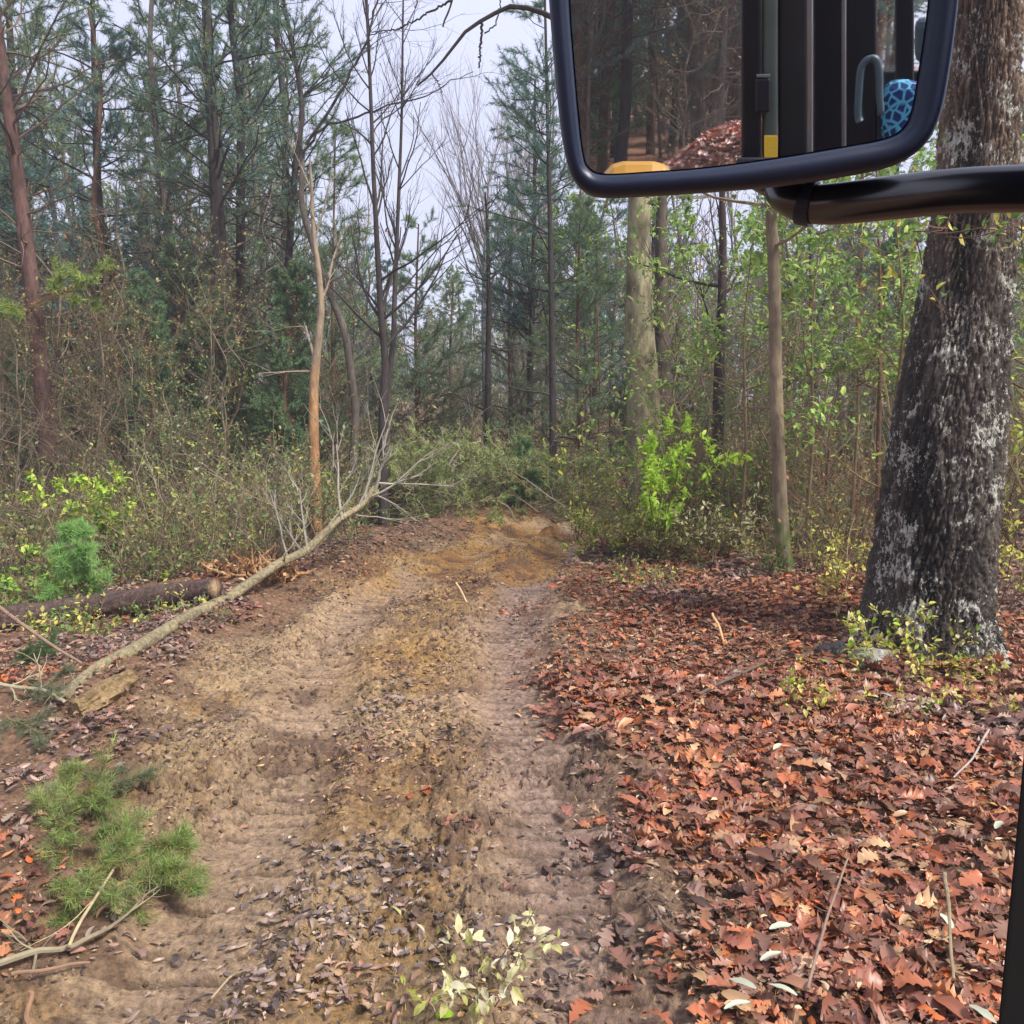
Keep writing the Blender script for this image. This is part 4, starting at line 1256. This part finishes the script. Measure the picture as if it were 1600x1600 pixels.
# pale-leaved plants at the foot of the picture and by the oak
shrub_at(752, 1560, "cream and green drooping-leaved plant between the ruts at the bottom", .34, .55, 9, PALE + [lin(214, 208, 170), lin(170, 172, 96)], 150, .05, 351, name="plant", stem=lin(120, 100, 74), r=.004, depth=1, kids=3)
shrub_at(640, 1595, "small yellow-green seedling at the bottom left of the cream plant", .12, .6, 3, YELLOW + LIME[:1], 16, .06, 352, name="plant", r=.003, depth=1)
shrub_at(1425, 1050, "yellow-green leafy sprigs spilling over the stone at the foot of the oak", .42, .9, 12, YELLOW + LIME[:1] + PALE[:1], 420, .055, 353, y=5.95, r=.004)
shrub_at(1510, 1060, "low yellow-leaved plant at the right foot of the oak", .25, 1.2, 9, YELLOW, 140, .05, 354, y=5.8, r=.004, name="plant")
shrub_at(1270, 1100, "sparse yellow-green seedling patch below the oak", .16, 1.4, 10, YELLOW + LIME[:1], 150, .05, 355, y=5.3, r=.003, name="plant")
shrub_at(1420, 1120, "flat pale yellow seedling patch in the red leaves right of the first", .14, 1.6, 10, YELLOW, 140, .045, 356, y=5.1, r=.003, name="plant")
shrub_at(1440, 1245, "tan dry-leaved twig lying on the red leaves near the right edge", .25, 2.5, 6, [lin(214, 178, 112), lin(226, 190, 130), lin(190, 150, 90)], 70, .075, 357, r=.003, name="plant", flat=.7, up=-.1)
shrub_at(1560, 1090, "yellow seedling at the right edge of the picture below the oak", .2, 1.2, 6, YELLOW, 70, .05, 358, y=5.2, r=.003, name="plant")


def stone(px, py, y, r, label, col, seed):
    rng = np.random.default_rng(seed); x = X(px, y)
    u = np.linspace(0, np.pi, 14); v = np.linspace(0, 2 * np.pi, 22)[:-1]; U, Vv = np.meshgrid(u, v, indexing='ij')
    d = np.stack([np.sin(U) * np.cos(Vv), np.sin(U) * np.sin(Vv), np.cos(U)], -1)
    n = vn(d[..., 0] * 1.6 + 5, d[..., 1] * 1.6 + d[..., 2] * 2 + 5, seed)
    p = d * (r * (.75 + .5 * n))[..., None] * np.array([1.25, .9, .7])
    k = len(v); i = np.arange(len(u) - 1)[:, None] * k; j = np.arange(k)[None]; j2 = (j + 1) % k
    q = np.stack([i + j, i + k + j, i + k + j2, i + j2], -1).reshape(-1, 4)
    mb = MB(); mb.add(p.reshape(-1, 3), q, col)
    o = mb.build("stone", M_LOG, smooth=True, loc=(x, y, Hs(x, y) + r * .3)); tag(o, label, "stone")
stone(1385, 1030, 5.98, .12, "pale lichened stone at the left foot of the oak", lin(176, 174, 164), 1)
stone(1322, 1010, 6.25, .10, "dark stone just left of the pale stone at the oak foot", lin(74, 72, 74), 2)

# ------------------------------------------------------------------ leaf litter and undergrowth (uncountable)
RED = [lin(164, 108, 88), lin(182, 116, 86), lin(152, 102, 92), lin(194, 140, 104), lin(136, 98, 84), lin(166, 130, 118), lin(204, 116, 64), lin(118, 88, 76), lin(200, 170, 138)]
PR = np.array([.17, .14, .15, .13, .12, .12, .03, .08, .07]); PR /= PR.sum()
TMPL = [oak_leaf(c, b, s) for c, b, s in ((.3, .15, 1), (.6, -.1, 2), (.1, .3, 3), (.9, .1, 4), (-.4, -.2, 5), (.4, .4, 6), (-.6, .1, 7), (.2, -.3, 8))]


OVALS = [crisp_leaf(.22, .5, .2, .3, 1), crisp_leaf(.19, .9, -.2, -.4, 2), crisp_leaf(.25, -.5, .1, .4, 3), crisp_leaf(.17, .4, .4, .6, 4)]
RED = [c_ * np.array([.78, .68, .56]) for c_ in RED]


def litter():
    rng = np.random.default_rng(90)
    mb = MB()
    def drop(x, y, size, layer, tmpls, cols, p=None, tilt=.35):
        tilt = tilt * .85
        n = len(x); z = H(x, y) + layer
        a = rng.uniform(0, 2 * np.pi, n)
        ax = np.stack([np.cos(a), np.sin(a), rng.normal(0, tilt * .5, n)], -1)
        nm = np.stack([rng.normal(0, tilt, n), rng.normal(0, tilt, n), np.ones(n)], -1)
        c = pick(rng, cols, n, .42, p)
        # patches of older, greyer leaves and of fresher rusty ones
        f_ = sstep(.40, .60, fbm(x * .9, y * .9, 88, 3))[:, None]; lum = c.mean(1)[:, None]
        c = c * (1 - .55 * f_) + (lum * np.array([1.12, .97, .92])) * .55 * f_
        c = c * (.72 + .5 * fbm(x * 1.7, y * 1.7, 89, 3))[:, None]
        wh = rng.integers(len(tmpls), size=n)
        for i, (tv, tf) in enumerate(tmpls):
            m = wh == i
            mb.inst(tv, tf, np.stack([x, y, z], -1)[m], ax[m], nm[m], size[m], c[m])
    # right side, dense; left verge and patches, thinner
    def region(n, x0, x1, y0, y1, dens, sz, tmpls, cols=RED, p=PR, lay=.05, tilt=.35):
        x = rng.uniform(x0, x1, n); y = rng.uniform(y0, y1, n)
        keep = rng.random(n) < dens(x, y)
        x = x[keep]; y = y[keep]
        drop(x, y, sz * rng.uniform(.55, 1.2, len(x)), rng.uniform(.0, lay, len(x)), tmpls, cols, p, tilt)
    right = lambda x, y: sstep(.35, -.65, track_w(x, y) + .5 * (fbm(x * 2.5, y * 2.5, 71, 3) - .5)) * (x > xL(y)) * (.45 + .55 * sstep(.35, .5, fbm(x * 1.2, y * 1.2, 72, 3)))
    left = lambda x, y: sstep(.15, -.3, track_w(x, y)) * (x < xR(y)) * sstep(.28, .5, fbm(x * 1.1, y * 1.1, 73, 3)) * .85
    inn = lambda x, y: sstep(.0, .2, track_w(x, y)) * sstep(.52, .66, fbm(x * 1.7, y * 1.7, 74, 3)) * (.25 + .75 * ((x > xL(y) + .25) & (x < xR(y) - .25)))
    region(15000, -.2, 4.2, 2.2, 6.0, right, .118, TMPL + OVALS[:1], lay=.05)
    region(12000, -.2, 4.2, 2.2, 6.0, right, .07, TMPL + OVALS[:3], lay=.05)
    edge = lambda x, y: sstep(.5, -.2, track_w(x, y)) * (x > xL(y) + .3) * sstep(.42, .55, fbm(x * 3, y * 3, 79, 3))
    region(26000, -.2, 4.5, 2.2, 9.0, edge, .045, TMPL[:4] + OVALS, [c_ * .85 for c_ in RED] + [lin(150, 120, 92), lin(92, 70, 58)], None, .03)
    region(16000, -.2, 4.5, 2.2, 7.0, right, .035, OVALS, [lin(150, 116, 88), lin(88, 66, 56), lin(186, 156, 118), lin(120, 84, 66)], None, .07)
    region(38000, -.2, 9.0, 6.0, 12.5, right, .088, TMPL[:5] + OVALS[:2], lay=.05)
    region(34000, -5.5, 0, 2.2, 10.5, left, .065, TMPL[:5] + OVALS, RED + [lin(110, 84, 72), lin(150, 124, 96)], None)
    region(15000, -2.5, 2.0, 2.3, 9.5, inn, .045, TMPL[:3] + OVALS, [lin(136, 104, 90), lin(112, 86, 76), lin(156, 122, 96), lin(160, 126, 80), lin(88, 68, 60)], None, .025)
    region(9000, -3.4, 2.0, 2.3, 12, lambda x, y: sstep(-.2, .1, track_w(x, y)) * (.12 + .6 * sstep(.5, .65, fbm(x * 3, y * 3, 77, 3))), .04, OVALS + TMPL[:1], [lin(140, 104, 80), lin(110, 82, 70), lin(168, 130, 92), lin(82, 62, 54)], None, .015)
    # small crumbs of leaf and bark on the mud
    crumb = lambda x, y: (1 - .75 * np.maximum(np.exp(-((x - xL(y)) / .3) ** 4), np.exp(-((x - xR(y)) / .32) ** 4))) * (.25 + .75 * sstep(.5, .62, fbm(x * 2.2, y * 2.2, 75, 3)))
    region(40000, -3.2, 2.4, 2.2, 8, crumb, .022, [QUADLEAF], [lin(110, 78, 66), lin(150, 112, 80), lin(82, 60, 54), lin(186, 158, 120)], None, .012)
    region(22000, -3.4, 3.4, 8, 14, crumb, .04, [QUADLEAF], [lin(120, 84, 66), lin(160, 110, 70), lin(92, 66, 56), lin(186, 150, 110)], None, .015)
    # far floor
    far = lambda x, y: np.ones_like(x) * sstep(.2, -.2, track_w(x, y))
    region(26000, -12, 12, 10.5, 24, far, .10, [QUADLEAF], RED + OLIVE, None, .05)
    region(22000, -10, 8, -18, 2, lambda x, y: np.ones_like(x) * (track_w(x, y) < 0), .10, [TMPL[0]])
    region(9000, -2.5, 2.2, -13, -7, lambda x, y: np.exp(-((x + .1) / 1.6) ** 2 - ((y + 10) / 1.8) ** 2), .12, [TMPL[1]], [lin(188, 92, 60), lin(170, 84, 62), lin(200, 112, 72)], None)
    # matted dark leaf patches on the strip between the ruts
    for px_, py_, rx, ry, n_ in ((500, 1440, .32, .34, 900), (590, 1340, .30, .22, 700), (620, 1110, .26, .35, 600), (565, 1180, .16, .4, 300), (670, 935, .45, .35, 500), (440, 1570, .3, .2, 500), (850, 1500, .2, .2, 200), (540, 1500, .3, .25, 400), (330, 1130, .5, .5, 300)):
        g_ = G(px_, py_); n_ = int(n_ * .3); x_ = g_[0] + rng.normal(0, rx * .7, n_); y_ = g_[1] + rng.normal(0, ry * .6, n_)
        drop(x_, y_, .045 * rng.uniform(.5, 1.3, n_), rng.uniform(0, .03, n_), TMPL[:4] + OVALS, [lin(132, 104, 92), lin(106, 84, 76), lin(156, 124, 104), lin(84, 66, 62), lin(150, 104, 74), lin(176, 140, 102)], None, .3)
    # white-backed leaves lying pale side up
    pw = [(1205, 1490), (1223, 1547), (1160, 1540), (1152, 1573), (1535, 1588), (1478, 1447), (1220, 1443), (1215, 1168), (1385, 1095), (1560, 1300), (1592, 1575)]
    g = np.array([G(a, b, .1)[:2] for a, b in pw])
    drop(g[:, 0], g[:, 1], np.full(len(pw), .09), np.full(len(pw), .085), [crisp_leaf(.19, .25, .1, .1, 9)], [lin(178, 184, 160), lin(160, 168, 144)], None, .15)
    # orange ones that stand out
    po = [(650, 1215), (712, 1280), (735, 1290), (790, 1355), (1150, 1480), (1165, 1500), (1195, 1310), (1380, 1065), (1390, 1085), (1060, 1195), (1250, 1140), (170, 1165), (190, 1160), (1430, 1430), (1590, 1145), (1400, 1590), (1330, 1580)]
    g = np.array([G(a, b, .06)[:2] for a, b in po])
    g = np.concatenate([g + rng.normal(0, .03, g.shape) for _ in range(4)])
    drop(g[:, 0], g[:, 1], rng.uniform(.04, .07, len(g)), np.full(len(g), .02), TMPL[:4], [lin(176, 98, 52), lin(150, 80, 54), lin(186, 116, 62)], None, .2)
    tag(mb.build("leaf_litter", M_LITTER, smooth=True), "red-brown fallen oak leaves covering the forest floor", "leaf litter", kind="stuff")


litter()


def clods():
    """loose crumbs of mud thrown up by the wheels"""
    rng = np.random.default_rng(93); mb = MB()
    t_ = (1 + 5 ** .5) / 2
    iv = np.array([(-1, t_, 0), (1, t_, 0), (-1, -t_, 0), (1, -t_, 0), (0, -1, t_), (0, 1, t_), (0, -1, -t_), (0, 1, -t_), (t_, 0, -1), (t_, 0, 1), (-t_, 0, -1), (-t_, 0, 1)]) / 1.9
    fi = np.array([(0, 11, 5), (0, 5, 1), (0, 1, 7), (0, 7, 10), (0, 10, 11), (1, 5, 9), (5, 11, 4), (11, 10, 2), (10, 7, 6), (7, 1, 8), (3, 9, 4), (3, 4, 2), (3, 2, 6), (3, 6, 8), (3, 8, 9), (4, 9, 5), (2, 4, 11), (6, 2, 10), (8, 6, 7), (9, 8, 1)])
    n = 45000
    y = 2.2 + 10 * rng.random(n) ** 1.4; x = rng.uniform(-3.2, 2.4, n)
    m = fbm(x * 2.2, y * 2.2, 94, 3)
    inr = np.maximum(np.exp(-((x - xL(y)) / .3) ** 4), np.exp(-((x - xR(y)) / .32) ** 4))
    keep = (rng.random(n) > .92 * inr) & (track_w(x, y) > -.3) & (rng.random(n) < .12 + .88 * sstep(.47, .62, m))
    x = x[keep]; y = y[keep]; n = len(x)
    s = .004 + .016 * rng.random(n) ** 3
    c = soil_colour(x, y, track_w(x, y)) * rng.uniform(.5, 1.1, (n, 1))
    tv = iv[None] * rng.uniform(.7, 1.3, (n, 12, 1))
    mb.inst(tv, fi, np.stack([x, y, H(x, y) + s * .2], -1), rdir(rng, n), rdir(rng, n), np.stack([s * 1.3, s, s * .8], -1), c)
    tag(mb.build("mud_crumbs", M_MUD, smooth=True), "loose crumbs of mud scattered over the ruts", "mud crumbs", kind="stuff")
clods()


def grass_tufts():
    """short yellow-ochre blades and rootlets on the strip between the ruts"""
    rng = np.random.default_rng(95); mb = MB()
    n = 60000
    y = rng.uniform(2.2, 9, n); x = rng.uniform(-2.6, 1.6, n)
    mid = (x > xL(y) + .25) & (x < xR(y) - .28)
    m = fbm(x * 1.8, y * 1.8, 96, 3)
    keep = rng.random(n) < np.where(mid, sstep(.45, .6, m), .08 * sstep(.5, .6, m))
    x = x[keep]; y = y[keep]; n = len(x)
    ax = rdir(rng, n) + np.array([0, 0, .3])
    L_ = rng.uniform(.015, .05, n)
    mb.inst(*NEEDLE, np.stack([x, y, H(x, y)], -1), ax, rdir(rng, n), np.stack([L_, np.full(n, .0022), L_], -1), pick(rng, [lin(186, 150, 78), lin(160, 132, 70), lin(150, 140, 74), lin(204, 176, 110)], n))
    tag(mb.build("trampled_grass", M_LEAF), "flattened ochre grass shreds on the strip between the ruts", "grass", kind="stuff")
grass_tufts()


def undergrowth():
    rng = np.random.default_rng(97)
    wd = MB(); lf = MB()
    def zone(n, px0, px1, y0, y1, h0, h1, stem_cols, cols, nl, ls, avoid=True):
        for _ in range(n):
            y = rng.uniform(y0, y1); px = rng.uniform(px0, px1); x = X(px, y)
            if avoid and track_w(np.array([x]), np.array([y]))[0] > -.2: continue
            if rng.random() > 2.2 * vn(np.array([x * .9]), np.array([y * .9]), 98)[0] - .35: continue
            h = rng.uniform(h0, h1); z = Hs(x, y)
            a = rng.uniform(0, 6.28); s = rng.uniform(.1, .9)
            pts = polyline(rng, (x, y, z - .02), (math.cos(a) * s, math.sin(a) * s, 1), h, 6, .2, -.03)
            c = stem_cols[rng.integers(len(stem_cols))] * rng.uniform(.8, 1.2)
            wd.tube(pts, np.linspace(.006, .002, 7), c, 3, cap=False)
            for _k in range(3):
                i = rng.integers(2, 6)
                q = polyline(rng, pts[i], pts[i] - pts[i - 1] + rng.normal(0, .08, 3), h * .4, 4, .25)
                wd.tube(q, np.linspace(.003, .0015, 5), c, 3, cap=False)
                m = nl // 3
                if m:
                    pos = q[rng.integers(1, 5, m)] + rng.normal(0, .022, (m, 3))
                    cc = np.repeat(pick(rng, cols, 1, .15), m, 0) * rng.uniform(.8, 1.2, (m, 1))
                    lf.inst(*QUADLEAF, pos, rdir(rng, m), rdir(rng, m) * .6 + np.array([0, 0, .7]), ls * (.4 + 1.1 * rng.random(m) ** 1.5), cc)
    st = [lin(128, 112, 90), lin(104, 88, 72), lin(146, 132, 108), lin(92, 80, 70)]
    zone(1500, -60, 560, 9.4, 15, .5, 1.6, st, OLIVE + YELLOW[1:2] + GREEN + [lin(160, 172, 96), lin(132, 150, 96)], 24, .05)
    zone(260, -40, 330, 8.3, 10, .15, .5, st, GREEN + OLIVE + LIME[:1], 18, .05)
    zone(120, 0, 330, 7.0, 8.0, .08, .3, st, YELLOW + GREEN, 15, .045)
    zone(260, 900, 1400, 8.3, 10, .06, .3, st, YELLOW + GREEN + OLIVE, 15, .04)
    zone(160, 1180, 1620, 5.0, 6.0, .04, .14, st, YELLOW + LIME[:1], 12, .035)
    zone(640, 860, 1340, 9.6, 13, .2, .7, st, YELLOW[1:] + OLIVE + GREEN, 18, .05)
    zone(1400, 880, 1700, 10.5, 16, .5, 1.5, st, OLIVE + YELLOW[:1] + GREEN + BROWNL, 14, .06)
    zone(300, 1230, 1700, 7.8, 11, .2, .8, st, OLIVE + YELLOW + BROWNL, 14, .05)
    zone(600, 560, 900, 14.3, 22, .4, 1.5, st, OLIVE + YELLOW[:2] + GREEN, 12, .07)
    zone(420, 420, 1000, 22, 34, .8, 2.2, st, OLIVE + YELLOW[1:2] + GREEN, 16, .11)
    zone(800, -100, 1700, 16, 26, .8, 2.4, st, OLIVE + GREEN + BROWNL, 14, .09)
    root = tag(wd.build("undergrowth_stems", M_TWIG), "tangle of thin brown stems filling the wood floor", "undergrowth", kind="stuff")
    tag(lf.build("undergrowth_leaves", M_LEAF), "small olive and yellow-green leaves of the tangled wood floor", "undergrowth", kind="stuff")
undergrowth()

# ------------------------------------------------------------------ the vehicle: mirror, arm, door post, cab seen in the mirror
def vehicle():
    root = empty("vehicle", (0.55, -0.4, 0), "dark vehicle with a big black-framed side mirror on a thick tubular arm", "vehicle")
    RL = np.array(root.location)
    black = plain_mat("black_plastic", (.005, .011, .032), .42, 0, .35, 400, .3, .12)
    gloss = plain_mat("black_enamel", (.005, .006, .012), .24, 0, 1.0, 60, .3, .02)
    mg, N, L, b = newmat("mirror_glass")
    b.inputs["Metallic"].default_value = 1; b.inputs["Base Color"].default_value = (.9, .92, .92, 1)
    n = N.new("ShaderNodeTexNoise"); n.inputs["Scale"].default_value = 40; n.inputs["Detail"].default_value = 6
    r = N.new("ShaderNodeMapRange"); r.inputs["From Min"].default_value = .45; r.inputs["From Max"].default_value = .75; r.inputs["To Min"].default_value = .006; r.inputs["To Max"].default_value = .03
    tcn = N.new("ShaderNodeTexCoord"); L.new(tcn.outputs["Object"], n.inputs["Vector"]); L.new(n.outputs["Fac"], r.inputs["Value"]); L.new(r.outputs[0], b.inputs["Roughness"])
    # mirror plane
    d = ray(1170, 100); d = d / np.linalg.norm(d)
    C = CAMP + d * .75
    back = np.array([0.0, -1, -.01]); back /= np.linalg.norm(back)
    nrm = back - d; nrm /= np.linalg.norm(nrm)
    def on_plane(px, py, off=0.0):
        rr = ray(px, py); o = C + nrm * off
        return CAMP + rr * (np.dot(o - CAMP, nrm) / np.dot(rr, nrm))
    outer = [(846, -330), (850, -150), (857, 0), (866, 110), (876, 205), (888, 262), (906, 294), (938, 308), (1010, 306), (1120, 299), (1230, 289), (1340, 272), (1400, 258), (1440, 232), (1466, 190), (1482, 120), (1497, 0), (1508, -150), (1512, -330), (1490, -390), (1420, -420), (1180, -430), (930, -410), (870, -390)]
    inner = [(880, -310), (884, -150), (889, 0), (896, 100), (904, 190), (910, 238), (918, 262), (942, 273), (1010, 270), (1110, 262), (1225, 246), (1320, 230), (1378, 219), (1408, 205), (1424, 178), (1436, 115), (1452, 0), (1462, -150), (1466, -310), (1450, -360), (1400, -385), (1180, -392), (950, -376), (895, -355)]
    def cr(pts, m=8):
        pts = np.array(pts, float); n_ = len(pts); out = []
        for i in range(n_):
            p0, p1, p2, p3 = pts[(i - 1) % n_], pts[i], pts[(i + 1) % n_], pts[(i + 2) % n_]
            for t_ in np.arange(m) / m:
                out.append(.5 * ((2 * p1) + (-p0 + p2) * t_ + (2 * p0 - 5 * p1 + 4 * p2 - p3) * t_ ** 2 + (-p0 + 3 * p1 - 3 * p2 + p3) * t_ ** 3))
        return np.array(out)
    O = cr(outer); I = cr(inner); K = len(O)
    def ring(a, off, mixw=0.0, shrink=1.0):
        q = np.array([on_plane(*p, 0) for p in (O * (1 - mixw) + I * mixw)])
        cen = q.mean(0); q = cen + (q - cen) * shrink
        return q + nrm * off
    rings = [ring(0, -.002, 1.0, .985), ring(0, -.001, 1.0), ring(0, .006, .93), ring(0, .010, .75), ring(0, .0115, .5), ring(0, .010, .22), ring(0, .004, .05), ring(0, -.006, 0.0),
             ring(0, -.022, 0, 1.0), ring(0, -.045, 0, .985), ring(0, -.07, 0, .94), ring(0, -.09, 0, .82), ring(0, -.10, 0, .5), ring(0, -.102, 0, .02)]
    V_ = np.concatenate(rings) - RL; m = len(rings)
    i = np.arange(m - 1)[:, None] * K; j = np.arange(K)[None]; j2 = (j + 1) % K
    q = np.stack([i + j, i + j2, i + K + j2, i + K + j], -1).reshape(-1, 4)
    mb = MB(); mb.add(V_, q, (0, 0, 0)); house = mb.build("side_mirror", black, root, smooth=True)
    # convexity-free glass, a hair behind the lip
    g = ring(0, .0005, 1.0, .992) - RL; cen = g.mean(0)
    mb = MB(); mb.add(np.concatenate([g, cen[None]]), np.stack([np.arange(K), (np.arange(K) + 1) % K, np.full(K, K)], -1), (0, 0, 0))
    glass = mb.build("mirror_glass", mg, house)
    # arm
    pts = [(1235, 272, .80), (1218, 290, .79), (1232, 307, .775), (1262, 318, .765), (1310, 318, .755), (1400, 308, .75), (1500, 298, .745), (1620, 294, .735), (1800, 288, .715), (1960, 330, .68)]
    W = cr([P(*p) for p in pts], 8)[:-16] - RL
    W = W[:len(W)]
    rads = np.interp(np.linspace(0, 1, len(W)), [0, .1, .25, .4, .6, 1], [.009, .013, .0145, .0155, .017, .0185])
    mb = MB(); mb.tube(W, rads, (0, 0, 0), 28); mb.build("mirror_arm", gloss, root, smooth=True)
    q0 = W[22:27]; mb = MB(); mb.tube(q0, rads[22:27] + .0025, (0, 0, 0), 28); mb.build('arm_clamp', black, root, smooth=False)
    # front door post at the right edge of the view
    def hexa(c8): 
        mb = MB(); mb.add(np.array(c8) - RL, [(0, 1, 2, 3), (7, 6, 5, 4), (0, 4, 5, 1), (1, 5, 6, 2), (2, 6, 7, 3), (3, 7, 4, 0)], (0, 0, 0)); return mb
    def bev(o, w_=.004, seg=3):
        md = o.modifiers.new("edge", 'BEVEL'); md.width = w_; md.segments = seg; return o
    a = [P(1601, 1150, .62), P(1800, 1150, .62), P(1800, 2100, .62), P(1510, 2100, .62)]
    a0 = [P(1612, 1040, .62), P(1880, 1040, .62), P(1880, 2100, .62), P(1512, 2100, .62)]
    # post runs on upward outside the view
    top = [P(1612, 1040, .62), P(1880, 1040, .62)]
    mb = MB()
    low = [P(1512, 2100, .62), P(1760, 2100, .62)]; mid = [P(1601, 1150, .62), P(1800, 1150, .62)]; hi = [P(1680, 300, .62), P(1880, 300, .62)]; hh = [P(1730, -600, .62), P(1930, -600, .62)]
    pr = []
    for l_, r_ in (low, mid, hi, hh):
        pr += [l_, r_, r_ + np.array([.09, .07, 0]), l_ + np.array([.055, .07, 0])]
    pr = np.array(pr) - RL; f = []
    for s_ in range(3):
        for e_ in range(4):
            f.append((s_ * 4 + e_, s_ * 4 + (e_ + 1) % 4, s_ * 4 + 4 + (e_ + 1) % 4, s_ * 4 + 4 + e_))
    f += [(3, 2, 1, 0), (12, 13, 14, 15)]
    mb.add(pr, f, (0, 0, 0)); bev(mb.build("door_post", plain_mat("matt_black", (.006, .006, .006), .7, 0, .2), root))
    # things behind the camera, placed where the mirror shows them
    def VP(px, py, t_):
        rr = ray(px, py); rr = rr / np.linalg.norm(rr); p = CAMP + rr * t_
        return p - 2 * np.dot(p - C, nrm) * nrm
    def vbox(name, px0, px1, py0, py1, t_, th, mat, w_=.006, parent=root, slant=0):
        c = [VP(px0, py0, t_), VP(px1, py0, t_), VP(px1 + slant, py1, t_), VP(px0 + slant, py1, t_), VP(px0, py0, t_ + th), VP(px1, py0, t_ + th), VP(px1 + slant, py1, t_ + th), VP(px0 + slant, py1, t_ + th)]
        return bev(hexa(c).build(name, mat, parent), w_)
    dk = plain_mat("dark_cab_trim", (.010, .010, .017), .45, 0, .4, 30, .4)
    dk2 = plain_mat("dark_cab_panel", (.022, .022, .026), .5, 0, .4, 12, .5)
    gr = plain_mat("grey_green_trim", (.17, .20, .17), .5, 0, .4, 20, .3)
    me_ = plain_mat("satin_metal", (.28, .27, .27), .35, .6, .5, 40, .2)
    yl = plain_mat("yellow_sticker", (.75, .50, .04), .5, 0, .4, 300, .15)
    orr = plain_mat("orange_yellow_paint", (.62, .30, .03), .45, 0, .5, 20, .2)
    gb = plain_mat("grey_blue_vinyl", (.07, .11, .13), .45, 0, .5, 30, .2)
    T0 = 1.75
    vbox("door_frame", 1158, 1190, -600, 300, T0, .08, dk)
    vbox("door_latch", 1180, 1203, 122, 176, T0 - .05, .05, dk, .004)
    vbox("latch_plate", 1182, 1203, 116, 121, T0 - .05, .03, me_, .001)
    st_ = vbox("door_edge", 1190.5, 1215, -600, 300, T0 + .03, .05, gr)
    vbox("warning_sticker", 1194, 1214.5, 212, 246, T0 - .13, .006, yl, .001)
    vbox("rear_door", 1215.5, 1262, -600, 300, T0 + .05, .06, dk2)
    vbox("grab_rail", 1261, 1270, -600, 300, T0 - .02, .02, me_, .006)
    vbox("rear_panel", 1270, 1370, -600, 320, T0 + .2, .05, dk, .006)
    vbox("grab_rail", 1315, 1322, -600, 300, T0 + .1, .02, me_, .004)
    vbox("window_post", 1398, 1428, -600, 320, T0 + .5, .05, dk)
    vbox("lower_panel", 1330, 1520, 110, 330, T0 + .6, .05, dk)
    vbox("door_sill", 1150, 1530, 246, 330, T0 - .12, .1, dk2, slant=0)
    vbox("fender", 940, 1056, 252, 330, 1.5, .25, orr, .05)
    # seat with patterned cover
    sm, N, L, b = newmat("patterned_seat_cloth")
    tcn = N.new("ShaderNodeTexCoord"); vo = N.new("ShaderNodeTexVoronoi"); vo.feature = 'DISTANCE_TO_EDGE'; vo.inputs["Scale"].default_value = 60
    L.new(tcn.outputs["Object"], vo.inputs["Vector"])
    rp = N.new("ShaderNodeValToRGB"); rp.color_ramp.elements[0].position = .06; rp.color_ramp.elements[0].color = (.10, .42, .62, 1); rp.color_ramp.elements[1].position = .16; rp.color_ramp.elements[1].color = (.015, .03, .14, 1)
    L.new(vo.outputs["Distance"], rp.inputs["Fac"])
    v2 = N.new("ShaderNodeTexVoronoi"); v2.inputs["Scale"].default_value = 18; L.new(tcn.outputs["Object"], v2.inputs["Vector"])
    r3 = N.new("ShaderNodeMapRange"); r3.inputs["From Min"].default_value = .22; r3.inputs["From Max"].default_value = .12; L.new(v2.outputs["Distance"], r3.inputs["Value"])
    mx = N.new("ShaderNodeMix"); mx.data_type = 'RGBA'; L.new(r3.outputs[0], mx.inputs["Factor"]); L.new(rp.outputs[0], mx.inputs["A"]); mx.inputs["B"].default_value = (.22, .02, .16, 1)
    L.new(mx.outputs["Result"], b.inputs["Base Color"]); b.inputs["Roughness"].default_value = .9
    vbox("seat", 1376, 1446, 124, 232, T0 + .15, .1, sm, .03)
    vbox("headrest", 1429, 1462, 26, 100, T0 + .22, .08, gb, .03)
    # curved handle
    W = cr([VP(*p, T0 + .1) for p in [(1343, 190), (1342, 140), (1346, 105), (1358, 92), (1370, 96), (1374, 120), (1374, 150), (1374, 185)]], 5)[:35] - RL
    mb = MB(); mb.tube(W, .006, (0, 0, 0), 12); mb.build("handle", gb, root, smooth=True)
vehicle()


# ------------------------------------------------------------------ damp air
def haze():
    m = bpy.data.materials.new("damp_air"); m.use_nodes = True; N = m.node_tree.nodes; N.remove(N["Principled BSDF"])
    v = N.new("ShaderNodeVolumePrincipled"); v.inputs["Density"].default_value = .0022; v.inputs["Color"].default_value = (.86, .9, 1, 1)
    v.inputs["Anisotropy"].default_value = 0.2
    m.node_tree.links.new(v.outputs[0], N["Material Output"].inputs["Volume"])
    x0, x1, y0, y1, z0, z1 = -130, 130, -106, 145, -1.6, 16.5
    mb = MB(); mb.add([(x0, y0, z0), (x1, y0, z0), (x1, y1, z0), (x0, y1, z0), (x0, y0, z1), (x1, y0, z1), (x1, y1, z1), (x0, y1, z1)],
                      [(3, 2, 1, 0), (4, 5, 6, 7), (0, 1, 5, 4), (1, 2, 6, 5), (2, 3, 7, 6), (3, 0, 4, 7)], (1, 1, 1))
    tag(mb.build("haze", m), kind="stuff")
haze()
